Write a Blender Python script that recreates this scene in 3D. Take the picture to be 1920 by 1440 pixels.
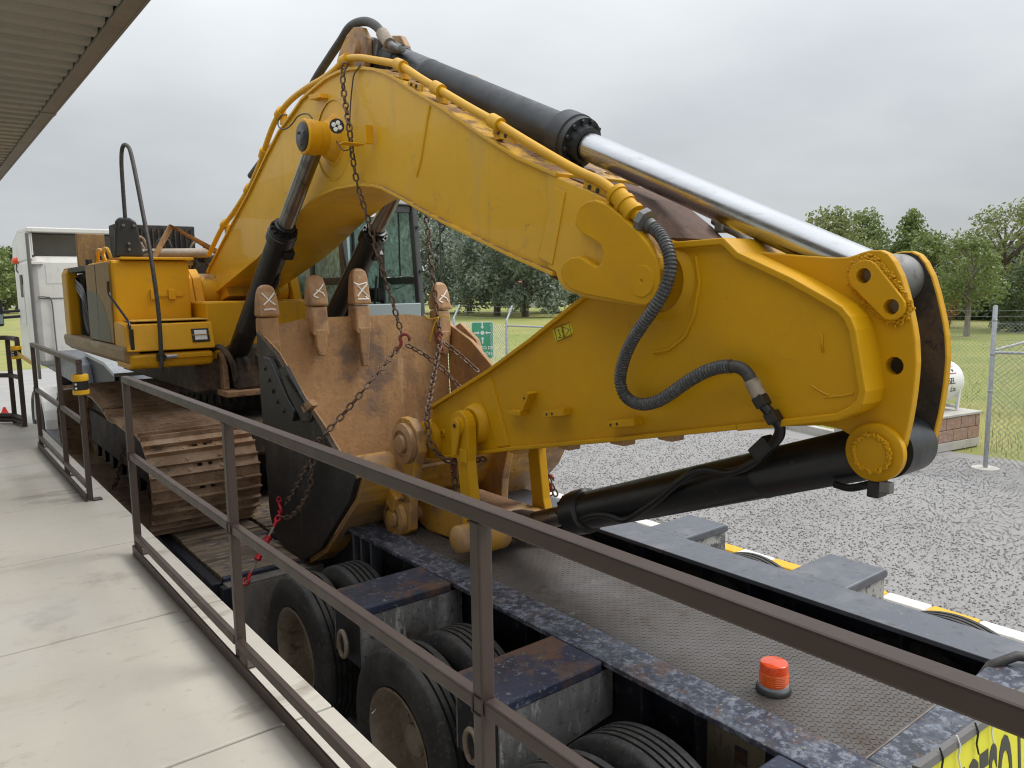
import bpy, bmesh, math, random
import numpy as np
from mathutils import Vector, Matrix
random.seed(7); RNG = np.random.default_rng(7)
for o in list(bpy.data.objects): bpy.data.objects.remove(o)
SC = bpy.context.scene; COL = SC.collection
# ---------------------------------------------------------------- camera
CAMZ = 2.8
cam = bpy.data.objects.new('camera', bpy.data.cameras.new('camera')); COL.objects.link(cam)
rt, dn, fw = (0.785846, -0.618243, -0.014881), (-0.088758, -0.088940, -0.992074), (0.612020, 0.780939, -0.124767)
cam.matrix_world = Matrix(((rt[0], -dn[0], -fw[0], 0), (rt[1], -dn[1], -fw[1], 0), (rt[2], -dn[2], -fw[2], CAMZ), (0, 0, 0, 1)))
cam.data.sensor_width = 36; cam.data.lens = 27; cam.data.clip_start = .05; cam.data.clip_end = 2000
SC.camera = cam
# ---------------------------------------------------------------- world: overcast
SUN_EL, SUN_AZ = math.radians(52), math.radians(115)
W = bpy.data.worlds.new('World'); SC.world = W; W.use_nodes = True
nt = W.node_tree; N = nt.nodes; L = nt.links; N.clear()
wo = N.new('ShaderNodeOutputWorld'); bg = N.new('ShaderNodeBackground'); L.new(bg.outputs[0], wo.inputs[0])
sky = N.new('ShaderNodeTexSky'); sky.sky_type = 'NISHITA'; sky.sun_disc = False
sky.sun_elevation = SUN_EL; sky.sun_rotation = SUN_AZ
sc_ = N.new('ShaderNodeVectorMath'); sc_.operation = 'SCALE'; sc_.inputs[3].default_value = .09; L.new(sky.outputs[0], sc_.inputs[0])
tc = N.new('ShaderNodeTexCoord'); sp = N.new('ShaderNodeSeparateXYZ'); L.new(tc.outputs['Generated'], sp.inputs[0])
# cloud deck: luminance grows from the horizon to the zenith as under a real overcast sky
ab = N.new('ShaderNodeMath'); ab.operation = 'MAXIMUM'; ab.inputs[1].default_value = 0; L.new(sp.outputs[2], ab.inputs[0])
pw_ = N.new('ShaderNodeMath'); pw_.operation = 'POWER'; pw_.inputs[1].default_value = 1.3; L.new(ab.outputs[0], pw_.inputs[0])
lum = N.new('ShaderNodeMath'); lum.operation = 'MULTIPLY_ADD'; lum.inputs[1].default_value = 1.10; lum.inputs[2].default_value = .365; L.new(pw_.outputs[0], lum.inputs[0])
# cloud layer mapped onto a plane overhead (direction / height) so streaks flatten to the horizon
hz = N.new('ShaderNodeMath'); hz.operation = 'ADD'; hz.inputs[1].default_value = .22; L.new(ab.outputs[0], hz.inputs[0])
dv = N.new('ShaderNodeVectorMath'); dv.operation = 'DIVIDE'; L.new(tc.outputs['Generated'], dv.inputs[0])
cb = N.new('ShaderNodeCombineXYZ'); [L.new(hz.outputs[0], cb.inputs[i]) for i in range(3)]; L.new(cb.outputs[0], dv.inputs[1])
nz = N.new('ShaderNodeTexNoise'); nz.inputs['Scale'].default_value = .8; nz.inputs['Detail'].default_value = 5; nz.inputs['Roughness'].default_value = .5; L.new(dv.outputs[0], nz.inputs['Vector'])
mr = N.new('ShaderNodeMapRange'); mr.inputs[1].default_value = .3; mr.inputs[2].default_value = .7; mr.inputs[3].default_value = .84; mr.inputs[4].default_value = 1.14; L.new(nz.outputs[0], mr.inputs[0])
ml = N.new('ShaderNodeMath'); ml.operation = 'MULTIPLY'; L.new(lum.outputs[0], ml.inputs[0]); L.new(mr.outputs[0], ml.inputs[1])
cc = N.new('ShaderNodeMix'); cc.data_type = 'RGBA'; cc.inputs[6].default_value = (.89, .95, 1.05, 1); cc.inputs[7].default_value = (.965, 1.0, 1.03, 1); L.new(mr.outputs[0], cc.inputs[0])
cs = N.new('ShaderNodeVectorMath'); cs.operation = 'SCALE'; L.new(cc.outputs[2], cs.inputs[0]); L.new(ml.outputs[0], cs.inputs[3])
mx = N.new('ShaderNodeMix'); mx.data_type = 'RGBA'; mx.inputs[0].default_value = .93; L.new(sc_.outputs[0], mx.inputs[6]); L.new(cs.outputs[0], mx.inputs[7])
L.new(mx.outputs[2], bg.inputs[0]); bg.inputs[1].default_value = 1.0
# ---------------------------------------------------------------- sun behind the cloud
sl = bpy.data.lights.new('sun', 'SUN'); sl.energy = 1.5; sl.angle = math.radians(25); sl.color = (1, .96, .9)
so = bpy.data.objects.new('sun', sl); COL.objects.link(so)
so.rotation_euler = (math.radians(90) - SUN_EL, 0, math.radians(65)); so.location = (0, 0, 30)
SC.view_settings.view_transform = 'Standard'; SC.view_settings.look = 'None'; SC.view_settings.exposure = .52; SC.view_settings.gamma = 1
SC.render.engine = 'CYCLES'
SC.cycles.max_bounces = 6; SC.cycles.diffuse_bounces = 3; SC.cycles.glossy_bounces = 3; SC.cycles.transmission_bounces = 4; SC.cycles.transparent_max_bounces = 8
SC.cycles.use_denoising = True; SC.cycles.filter_width = 1.15

# ================================================================ materials
MATS = {}
def nz_fac(nt, pos, scale, lo, hi, detail=8, rough=.66, stretch=None, seed=0):
    N, L = nt.nodes, nt.links
    v = pos
    if stretch or seed:
        mp = N.new('ShaderNodeMapping'); mp.inputs['Scale'].default_value = stretch or (1, 1, 1); mp.inputs['Location'].default_value = (seed*3.7, seed*1.3, seed*2.1)
        L.new(pos, mp.inputs[0]); v = mp.outputs[0]
    n = N.new('ShaderNodeTexNoise'); n.inputs['Scale'].default_value = scale; n.inputs['Detail'].default_value = detail; n.inputs['Roughness'].default_value = rough
    L.new(v, n.inputs['Vector'])
    r = N.new('ShaderNodeMapRange'); r.inputs[1].default_value = lo; r.inputs[2].default_value = hi; L.new(n.outputs[0], r.inputs[0])
    return r.outputs[0]
def mat(name, base, rough=.5, metal=0, layers=(), bump=None, top=None, coat=0, rvar=0, spec=.5, island=None, objrand=None, scratch=None):
    """layers: (scale, lo, hi, colour[, stretch[, roughness of the layer]]); top: (colour, lo, hi, scale) = dirt lying on upward faces"""
    if name in MATS: return MATS[name]
    m = bpy.data.materials.new(name); m.use_nodes = True; nt = m.node_tree; N, L = nt.nodes, nt.links
    b = N['Principled BSDF']; geo = N.new('ShaderNodeNewGeometry'); pos = geo.outputs['Position']
    rgb = N.new('ShaderNodeRGB'); rgb.outputs[0].default_value = (*base, 1); col = rgb.outputs[0]
    rv = N.new('ShaderNodeValue'); rv.outputs[0].default_value = rough; rsock = rv.outputs[0]
    def mixc(fac, a, c):
        x = N.new('ShaderNodeMix'); x.data_type = 'RGBA'; L.new(fac, x.inputs[0]); L.new(a, x.inputs[6])
        if isinstance(c, tuple): x.inputs[7].default_value = (*c, 1)
        else: L.new(c, x.inputs[7])
        return x.outputs[2]
    def mixf(fac, a, c):
        x = N.new('ShaderNodeMix'); x.data_type = 'FLOAT'; L.new(fac, x.inputs[0]); L.new(a, x.inputs[2]); x.inputs[3].default_value = c
        return x.outputs[0]
    if island or objrand:
        cr = N.new('ShaderNodeValToRGB'); cols = island or objrand; cr.color_ramp.elements[0].color = (*cols[0], 1); cr.color_ramp.elements[1].color = (*cols[-1], 1)
        for i, c in enumerate(cols[1:-1]): e = cr.color_ramp.elements.new((i+1)/(len(cols)-1)); e.color = (*c, 1)
        if island: L.new(geo.outputs['Random Per Island'], cr.inputs[0])
        else:
            oi = N.new('ShaderNodeObjectInfo'); L.new(oi.outputs['Random'], cr.inputs[0])
        col = cr.outputs[0]
    for i, ly in enumerate(layers):
        f = nz_fac(nt, pos, ly[0], ly[1], ly[2], stretch=ly[4] if len(ly) > 4 else None, seed=i+1)
        col = mixc(f, col, ly[3])
        if len(ly) > 5: rsock = mixf(f, rsock, ly[5])
    if scratch:   # thin wandering scuff lines, only in patches
        n = N.new('ShaderNodeTexNoise'); n.inputs['Scale'].default_value = scratch[0]; n.inputs['Detail'].default_value = 3; L.new(pos, n.inputs['Vector'])
        a1 = N.new('ShaderNodeMath'); a1.operation = 'SUBTRACT'; a1.inputs[1].default_value = .5; L.new(n.outputs[0], a1.inputs[0]); a2 = N.new('ShaderNodeMath'); a2.operation = 'ABSOLUTE'; L.new(a1.outputs[0], a2.inputs[0])
        r1 = N.new('ShaderNodeMapRange'); r1.inputs[1].default_value = .0065; r1.inputs[2].default_value = .003; L.new(a2.outputs[0], r1.inputs[0])
        fm = nz_fac(nt, pos, 2.6, .56, .66, seed=12); fx = N.new('ShaderNodeMath'); fx.operation = 'MULTIPLY'; L.new(r1.outputs[0], fx.inputs[0]); L.new(fm, fx.inputs[1])
        col = mixc(fx.outputs[0], col, scratch[1])
    if top:
        s = N.new('ShaderNodeSeparateXYZ'); L.new(geo.outputs['Normal'], s.inputs[0])
        up = N.new('ShaderNodeMapRange'); up.inputs[1].default_value = .25; up.inputs[2].default_value = .8; L.new(s.outputs[2], up.inputs[0])
        f = nz_fac(nt, pos, top[3], top[1], top[2], seed=9)
        mu = N.new('ShaderNodeMath'); mu.operation = 'MULTIPLY'; L.new(up.outputs[0], mu.inputs[0]); L.new(f, mu.inputs[1])
        col = mixc(mu.outputs[0], col, top[0]); rsock = mixf(mu.outputs[0], rsock, .85)
    if rvar:
        f = nz_fac(nt, pos, 9, .35, .65, seed=5); x = N.new('ShaderNodeMath'); x.operation = 'MULTIPLY_ADD'; x.inputs[1].default_value = rvar; L.new(f, x.inputs[0]); L.new(rsock, x.inputs[2]); rsock = x.outputs[0]
    L.new(col, b.inputs['Base Color']); L.new(rsock, b.inputs['Roughness']); b.inputs['Metallic'].default_value = metal
    b.inputs['Coat Weight'].default_value = coat; b.inputs['Specular IOR Level'].default_value = spec
    if bump:
        n = N.new('ShaderNodeTexNoise'); n.inputs['Scale'].default_value = bump[0]; n.inputs['Detail'].default_value = 6; L.new(pos, n.inputs['Vector'])
        bp = N.new('ShaderNodeBump'); bp.inputs['Strength'].default_value = bump[1]; bp.inputs['Distance'].default_value = bump[2] if len(bump) > 2 else .01
        L.new(n.outputs[0], bp.inputs['Height']); L.new(bp.outputs[0], b.inputs['Normal'])
    MATS[name] = m; return m

YEL = (.70, .345, .004); MUD = (.22, .125, .062)
mat('yellow paint', YEL, .38, spec=.35, layers=((1.3, .35, .75, (.60, .295, .004)), (6, .58, .72, (.50, .27, .03)), (3, .60, .8, (.38, .21, .03), (1, 1, .12)), (45, .66, .72, (.33, .17, .012))), bump=(60, .06, .002), rvar=.12, top=(MUD, .52, .72, 5))
mat('yellow boom paint', (.68, .385, .016), .42, spec=.4, scratch=(4, (.40, .26, .07)), layers=((1.1, .35, .7, (.61, .335, .010)), (120, .58, .72, (.54, .33, .06)), (7, .6, .75, (.50, .29, .05)), (4, .58, .78, (.42, .25, .05), (1, 1, .10)), (60, .68, .74, (.30, .17, .03)), (2.2, .6, .78, (.52, .33, .09), (1, 1, .25)), (11, .66, .74, (.27, .17, .06))), bump=(45, .07, .002), rvar=.15, top=(MUD, .40, .55, 7), coat=.25)
mat('yellow stick paint', (.60, .315, .002), .42, spec=.26, scratch=(5, (.34, .2, .03)), layers=((1.4, .35, .7, (.52, .265, .002)), (120, .58, .72, (.48, .26, .02)), (.7, .55, .75, (.46, .24, .012)), (9, .62, .74, (.52, .27, .008)), (3.5, .62, .85, (.46, .24, .006), (1, 1, .12)), (16, .69, .75, (.26, .14, .02)), (70, .70, .74, (.2, .1, .01))), bump=(50, .08, .002), rvar=.12)
mat('yellow pipe paint', (.64, .34, .012), .4, spec=.35, layers=((4, .45, .7, (.56, .295, .015)), (30, .62, .72, (.42, .25, .05))), bump=(60, .08, .002))
mat('bare edge paint', (.62, .36, .05), .45, layers=((14, .5, .68, (.50, .27, .03)), (40, .62, .72, (.26, .16, .07))), bump=(70, .25, .003))
mat('old yellow', (.50, .26, .03), .5, layers=((1.6, .42, .54, (.40, .235, .11)), (4, .50, .62, (.29, .165, .08)), (2.5, .56, .64, (.20, .125, .075)), (9, .60, .70, (.12, .07, .04), (1, .5, 1)), (40, .64, .7, (.45, .32, .18))), bump=(40, .3, .004))
mat('fork rust', (.095, .052, .037), .8, layers=((6, .45, .65, (.14, .08, .055)), (25, .55, .68, (.05, .03, .025)), (3, .6, .72, (.17, .085, .05))), bump=(40, .5, .008))
mat('mud', (.25, .14, .07), .85, layers=((3, .4, .65, (.36, .22, .12)), (25, .5, .65, (.15, .075, .04)), (9, .6, .7, (.17, .12, .09))), bump=(35, .5, .01))
mat('bucket inside', (.37, .215, .095), .66, layers=((1.8, .48, .68, (.52, .31, .15)), (1.6, .53, .64, (.17, .115, .085)), (5, .54, .7, (.26, .15, .075), (1, 1, .25)), (14, .56, .7, (.30, .16, .07)), (60, .56, .7, (.21, .12, .06)), (16, .60, .72, (.50, .33, .18), (1, 1, .12)), (6, .62, .74, (.15, .11, .085), (1, 1, .3))), bump=(28, .5, .01))
mat('tooth steel', (.34, .18, .08), .55, layers=((6, .45, .65, (.44, .27, .14)), (3, .55, .68, (.20, .115, .065)), (9, .55, .7, (.25, .14, .07), (1, 1, .2)), (50, .62, .72, (.14, .08, .05))), bump=(40, .4, .006))
mat('black bucket paint', (.015, .015, .016), .5, scratch=(6, (.12, .1, .08)), layers=((2.5, .48, .7, (.038, .035, .032)), (8, .56, .72, (.065, .052, .042), (1, 1, .25)), (40, .58, .7, (.10, .08, .06))), bump=(30, .2, .004))
mat('black paint', (.010, .010, .011), .28, layers=((5, .5, .7, (.02, .019, .018)), (26, .64, .7, (.07, .055, .04))), rvar=.15, bump=(30, .05, .002))
mat('cylinder grey black', (.016, .019, .024), .34, layers=((3, .45, .72, (.03, .033, .038)), (9, .62, .74, (.08, .055, .04), (1, 1, .3)), (25, .64, .72, (.09, .08, .07))), rvar=.2)
mat('chrome', (.50, .51, .53), .20, 1, layers=((8, .45, .7, (.46, .465, .475), (1, .15, 1), .34), (30, .55, .75, (.42, .41, .40), (1, .2, 1), .4)))
mat('dull rod', (.24, .235, .23), .28, 1, layers=((9, .54, .70, (.10, .085, .07), (1, 1, .3), .5),))
mat('grey steel', (.20, .20, .20), .5, .6, layers=((10, .5, .65, (.11, .09, .08), None, .7),), bump=(30, .2, .003))
mat('galvanised', (.42, .44, .46), .45, .7, layers=((20, .45, .6, (.33, .35, .37)),))
mat('rusty chain', (.16, .105, .075), .6, .3, layers=((30, .45, .6, (.06, .04, .03)), (60, .6, .68, (.22, .13, .07))), bump=(120, .3, .002))
mat('red hook', (.55, .012, .022), .42, layers=((25, .56, .68, (.22, .03, .03)), (60, .64, .7, (.1, .06, .05))))
mat('faded red hook', (.25, .04, .035), .6, layers=((30, .45, .6, (.14, .06, .05)),))
mat('rail paint', (.056, .036, .029), .40, layers=((3, .45, .7, (.068, .045, .037)), (5, .62, .74, (.085, .052, .04)), (20, .64, .72, (.045, .03, .026)), (90, .7, .75, (.3, .25, .22))), rvar=.12, bump=(80, .03, .001))
mat('track shoe', (.24, .15, .09), .58, .15, objrand=((.22, .13, .075), (.34, .225, .14), (.19, .125, .085), (.30, .175, .095)), layers=((5, .42, .6, (.42, .29, .19), (1, .4, 1)), (12, .55, .68, (.10, .066, .048), (.4, 1, 1)), (40, .58, .68, (.44, .28, .16))), bump=(40, .4, .006))
mat('undercarriage', (.036, .027, .021), .75, layers=((5, .45, .65, (.12, .075, .045)), (22, .55, .65, (.02, .017, .015))), bump=(25, .4, .008))
mat('dark engine', (.018, .018, .018), .6, layers=((8, .5, .62, (.06, .052, .045)), (25, .6, .68, (.16, .13, .11))), bump=(30, .4, .01))
mat('trailer blue', (.032, .040, .074), .38, .1, layers=((1.1, .5, .62, (.026, .031, .05)), (1.5, .52, .66, (.06, .07, .10)), (30, .58, .66, (.17, .185, .23)), (1.4, .54, .60, (.12, .066, .046)), (9, .62, .68, (.16, .175, .21)), (1.9, .56, .64, (.13, .072, .05)), (26, .64, .69, (.30, .25, .18)), (2.6, .60, .67, (.10, .07, .06)), (45, .56, .66, (.04, .042, .07))), bump=(40, .25, .003), rvar=.2)
mat('trailer mottled', (.036, .043, .070), .38, .1, layers=((1.3, .5, .62, (.03, .034, .046)), (9, .47, .60, (.10, .112, .14)), (24, .50, .60, (.19, .21, .26)), (2.0, .55, .63, (.12, .07, .05)), (40, .60, .66, (.32, .29, .23)), (14, .60, .66, (.16, .09, .06)), (55, .54, .62, (.04, .045, .07))), bump=(45, .3, .003), rvar=.2)
mat('trailer blue dark', (.009, .011, .020), .5, layers=((3, .5, .68, (.02, .023, .04)), (16, .58, .66, (.07, .06, .055))), bump=(30, .15, .003))
mat('trailer flake', (.17, .165, .16), .55, .0, layers=((7, .48, .66, (.30, .295, .285), (1, 1, .16)), (3, .52, .64, (.10, .095, .095)), (2.0, .58, .65, (.10, .055, .036)), (16, .57, .66, (.42, .415, .40), (1, 1, .3)), (34, .56, .64, (.07, .068, .072))), bump=(35, .5, .004))
mat('trailer grey', (.12, .13, .155), .34, .25, layers=((3, .5, .65, (.17, .175, .19)), (12, .58, .66, (.09, .085, .09)), (40, .64, .7, (.3, .27, .24))), rvar=.2)
mat('flaked white steel', (.12, .13, .14), .5, layers=((5, .44, .55, (.42, .41, .38)), (14, .5, .58, (.09, .085, .085)), (35, .58, .64, (.5, .48, .44))), bump=(30, .6, .006))
mat('grime plate', (.24, .22, .195), .6, layers=((4, .4, .65, (.10, .085, .075), (1, 1, .3)), (25, .55, .66, (.22, .2, .18)), (60, .6, .68, (.06, .05, .045))), bump=(35, .3, .004))
mat('deck plate', (.105, .092, .082), .42, .45, layers=((1.6, .4, .65, (.15, .14, .135)), (6, .55, .7, (.085, .062, .048)), (4, .63, .74, (.24, .24, .25)), (30, .62, .7, (.14, .085, .05))), rvar=.15, bump=(50, .15, .002))
mat('plank wood', (.20, .16, .12), .75, objrand=((.26, .19, .13), (.16, .125, .10), (.33, .25, .17), (.12, .10, .095)), layers=((9, .45, .62, (.11, .078, .055), (.12, 1, 1)), (2.2, .57, .64, (.03, .036, .075)), (5, .58, .68, (.05, .04, .035)), (26, .56, .66, (.36, .30, .22), (.2, 1, 1))), bump=(30, .4, .006))
mat('tyre rubber', (.022, .022, .023), .66, layers=((4, .45, .68, (.058, .055, .052)), (12, .55, .7, (.02, .02, .021)), (50, .56, .68, (.085, .08, .073))), bump=(60, .15, .002))
mat('rim steel', (.32, .27, .215), .6, .1, layers=((4, .46, .64, (.20, .135, .09)), (9, .58, .7, (.10, .065, .045)), (30, .56, .68, (.40, .36, .30))), bump=(40, .3, .003))
mat('concrete floor', (.68, .645, .57), .55, layers=((.8, .4, .7, (.60, .57, .505)), (1.1, .52, .74, (.44, .39, .32), (.6, 1.6, 1)), (1.7, .60, .73, (.24, .195, .14), (.55, 1.7, 1)), (.9, .64, .74, (.40, .375, .33)), (5, .62, .75, (.47, .43, .37), (.6, 1.5, 1)), (14, .6, .72, (.52, .50, .455)), (90, .68, .74, (.38, .35, .31)), (.5, .5, .7, (.66, .65, .62))), bump=(40, .12, .004), rvar=.12)
mat('concrete plain', (.48, .46, .42), .8, layers=((4, .45, .65, (.40, .38, .35)), (30, .6, .7, (.3, .29, .27))), bump=(30, .3, .006))
mat('roof metal', (.34, .31, .265), .6, .1, layers=((2, .4, .65, (.30, .275, .235)), (12, .6, .7, (.26, .235, .2))))
mat('fascia metal', (.24, .205, .165), .55, .1, layers=((3, .45, .65, (.20, .17, .14)),))
mat('white truck paint', (.70, .69, .65), .38, layers=((2, .5, .7, (.62, .60, .55)), (9, .6, .72, (.5, .47, .42), (1, 1, .3)), (40, .67, .72, (.35, .31, .27))), rvar=.1)
mat('dark plastic', (.02, .021, .022), .5, layers=((6, .5, .7, (.035, .034, .033)),))
mat('fairing dark', (.30, .29, .27), .7, layers=((2, .4, .6, (.26, .25, .23)),))
mat('trim grey', (.15, .145, .14), .5)
mat('swoosh grey', (.105, .09, .075), .5, layers=((2, .45, .65, (.12, .105, .09)), (12, .6, .7, (.15, .125, .1))))
mat('tan dusty paint', (.30, .175, .045), .5, layers=((1.5, .4, .65, (.27, .165, .06)), (9, .55, .7, (.34, .21, .07), (1, 1, .2)), (40, .64, .7, (.2, .13, .06))), rvar=.1)
mat('skirt dusty', (.34, .21, .075), .5, layers=((2, .42, .62, (.28, .175, .075)), (6, .55, .68, (.42, .32, .2), (1, .3, 1)), (30, .62, .7, (.22, .14, .07))))
mat('lens', (.75, .75, .73), .15, coat=.5)
mat('orange lens', (.85, .085, .012), .22, coat=.4, layers=((50, .55, .65, (.7, .05, .01)),))
mat('orange lens dark', (.80, .11, .008), .15, coat=.6)
mat('belt yellow', (.78, .43, .01), .4)
mat('belt black', (.012, .012, .012), .5)
mat('sign green', (.075, .36, .20), .45, layers=((5, .5, .7, (.045, .30, .16)),))
mat('sign white', (.75, .77, .75), .5)
mat('print black', (.015, .015, .014), .5)
mat('banner yellow', (.75, .72, .03), .5, layers=((5, .5, .7, (.70, .66, .03)), (40, .66, .72, (.5, .45, .05))))
mat('banner letter', (.055, .055, .045), .6)
mat('decal yellow', (.62, .52, .02), .5, layers=((50, .6, .66, (.2, .15, .02)),))
mat('tank white', (.78, .78, .77), .35)
mat('print red', (.55, .03, .03), .5)
mat('block stone', (.34, .20, .15), .85, objrand=((.36, .21, .16), (.30, .19, .15), (.40, .25, .19)), layers=((12, .45, .65, (.42, .30, .24)), (40, .55, .68, (.22, .13, .1))), bump=(30, .8, .015))
mat('kerb white', (.68, .67, .63), .7, layers=((12, .55, .7, (.5, .48, .44)), (50, .62, .7, (.3, .29, .27))), bump=(30, .3, .004))
mat('kerb yellow', (.72, .40, .025), .65, layers=((12, .55, .7, (.6, .33, .05)), (50, .64, .7, (.35, .28, .2))), bump=(30, .3, .004))
mat('gravel ground', (.275, .267, .262), .9, layers=((1.2, .45, .65, (.21, .202, .197)), (90, .54, .68, (.18, .173, .168)), (150, .52, .64, (.33, .32, .315)), (.35, .45, .65, (.27, .262, .257)), (.8, .62, .7, (.155, .145, .135))), bump=(110, .45, .012))
mat('gravel stones', (.2, .2, .2), .85, island=((.18, .173, .169), (.25, .242, .237), (.32, .31, .305), (.21, .202, .196), (.46, .45, .445)))
mat('yard paving', (.33, .32, .31), .85, layers=((1, .4, .65, (.28, .27, .26)), (40, .55, .66, (.22, .21, .2))), bump=(50, .3, .005))
mat('lawn', (.22, .25, .052), .9, layers=((.16, .42, .6, (.31, .285, .085), (1, .35, 1)), (.7, .5, .68, (.15, .20, .04), (.4, 1, 1)), (9, .5, .62, (.24, .245, .08)), (40, .52, .68, (.12, .155, .035))), bump=(40, .7, .03))
mat('grass blades', (.1, .15, .02), .8, island=((.15, .185, .04), (.21, .235, .055), (.29, .275, .08), (.18, .21, .045)))
mat('bark', (.13, .10, .08), .9, layers=((8, .45, .62, (.08, .06, .05), (1, 1, .2)),), bump=(20, .8, .03))
mat('pale bark', (.26, .235, .20), .85, layers=((8, .45, .62, (.16, .14, .12), (1, 1, .2)),), bump=(20, .6, .03))
mat('mulch', (.07, .05, .035), .9, layers=((30, .4, .6, (.12, .09, .06)),), bump=(30, .6, .02))
mat('roof tile', (.26, .075, .06), .75, layers=((3, .4, .6, (.32, .11, .09)),))
mat('wall white', (.66, .65, .62), .7)
mat('far metal', (.40, .45, .45), .6)
mat('hose rubber', (.035, .033, .032), .55, layers=((20, .45, .62, (.06, .055, .05)),), bump=(60, .1, .002))
mat('corrugated hose', (.055, .055, .058), .45, layers=((60, .5, .62, (.12, .12, .12)),))
mat('yellow strap', (.6, .38, .03), .7)
mat('brown panel', (.30, .17, .055), .6, layers=((6, .45, .6, (.20, .11, .05), (1, 1, .3)), (20, .55, .66, (.38, .25, .13))))
mat('white mark', (.78, .77, .74), .6)
mat('data plate', (.22, .19, .13), .5, layers=((40, .55, .62, (.10, .09, .07), (1, 1, .3)),))
mat('seat cloth', (.05, .055, .06), .8)
mat('red cone', (.62, .03, .02), .5)
mat('cab paint', (.06, .064, .07), .4, layers=((8, .55, .7, (.08, .08, .08)),))
mat('cab silver', (.30, .36, .37), .45, .2)
def leafmat(name, cols):
    m = bpy.data.materials.new(name); m.use_nodes = True; nt = m.node_tree; N, L = nt.nodes, nt.links; N.clear()
    out = N.new('ShaderNodeOutputMaterial'); geo = N.new('ShaderNodeNewGeometry'); cr = N.new('ShaderNodeValToRGB')
    cr.color_ramp.elements[0].color = (*cols[0], 1); cr.color_ramp.elements[1].color = (*cols[-1], 1)
    for i, c in enumerate(cols[1:-1]): e = cr.color_ramp.elements.new((i+1)/(len(cols)-1)); e.color = (*c, 1)
    L.new(geo.outputs['Random Per Island'], cr.inputs[0])
    d = N.new('ShaderNodeBsdfDiffuse'); t = N.new('ShaderNodeBsdfTranslucent'); g = N.new('ShaderNodeBsdfGlossy'); g.inputs['Roughness'].default_value = .45
    L.new(cr.outputs[0], d.inputs[0]); L.new(cr.outputs[0], t.inputs[0])
    a = N.new('ShaderNodeMixShader'); a.inputs[0].default_value = .35; L.new(d.outputs[0], a.inputs[1]); L.new(t.outputs[0], a.inputs[2])
    c = N.new('ShaderNodeMixShader'); c.inputs[0].default_value = .06; L.new(a.outputs[0], c.inputs[1]); L.new(g.outputs[0], c.inputs[2])
    L.new(c.outputs[0], out.inputs[0]); MATS[name] = m
leafmat('leaf grey', ((.12, .16, .105), (.20, .245, .18), (.32, .37, .31), (.14, .185, .125), (.44, .49, .43)))
leafmat('leaf green', ((.11, .16, .045), (.18, .235, .065), (.25, .295, .10), (.135, .19, .05)))
leafmat('leaf olive', ((.145, .185, .068), (.225, .26, .09), (.295, .31, .12), (.165, .205, .068)))
leafmat('leaf dark', ((.06, .092, .036), (.095, .135, .048), (.13, .175, .066)))
leafmat('leaf rust', ((.30, .15, .04), (.38, .22, .05), (.16, .14, .04)))
def glass(name, col, alpha, rough=.03):
    m = bpy.data.materials.new(name); m.use_nodes = True; nt = m.node_tree; N, L = nt.nodes, nt.links; N.clear()
    out = N.new('ShaderNodeOutputMaterial'); t = N.new('ShaderNodeBsdfTransparent'); t.inputs[0].default_value = (*col, 1)
    g = N.new('ShaderNodeBsdfGlossy'); g.inputs['Roughness'].default_value = rough
    dd = N.new('ShaderNodeBsdfDiffuse'); dd.inputs[0].default_value = (.55, .68, .65, 1); tl = N.new('ShaderNodeBsdfTranslucent'); tl.inputs[0].default_value = (.55, .70, .67, 1); d = N.new('ShaderNodeAddShader'); L.new(dd.outputs[0], d.inputs[0]); L.new(tl.outputs[0], d.inputs[1])
    geo = N.new('ShaderNodeNewGeometry')
    f = nz_fac(nt, geo.outputs['Position'], 14, .15, .75); mu = N.new('ShaderNodeMath'); mu.operation = 'MULTIPLY'; mu.inputs[1].default_value = alpha; L.new(f, mu.inputs[0])
    a = N.new('ShaderNodeMixShader'); L.new(mu.outputs[0], a.inputs[0]); L.new(t.outputs[0], a.inputs[1]); L.new(d.outputs[0], a.inputs[2])
    lw = N.new('ShaderNodeFresnel'); lw.inputs[0].default_value = 1.5
    b = N.new('ShaderNodeMixShader'); L.new(lw.outputs[0], b.inputs[0]); L.new(a.outputs[0], b.inputs[1]); L.new(g.outputs[0], b.inputs[2])
    L.new(b.outputs[0], out.inputs[0]); MATS[name] = m
glass('dusty glass', (.76, .92, .88), .62); glass('clear glass', (.6, .75, .72), .15)

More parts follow.
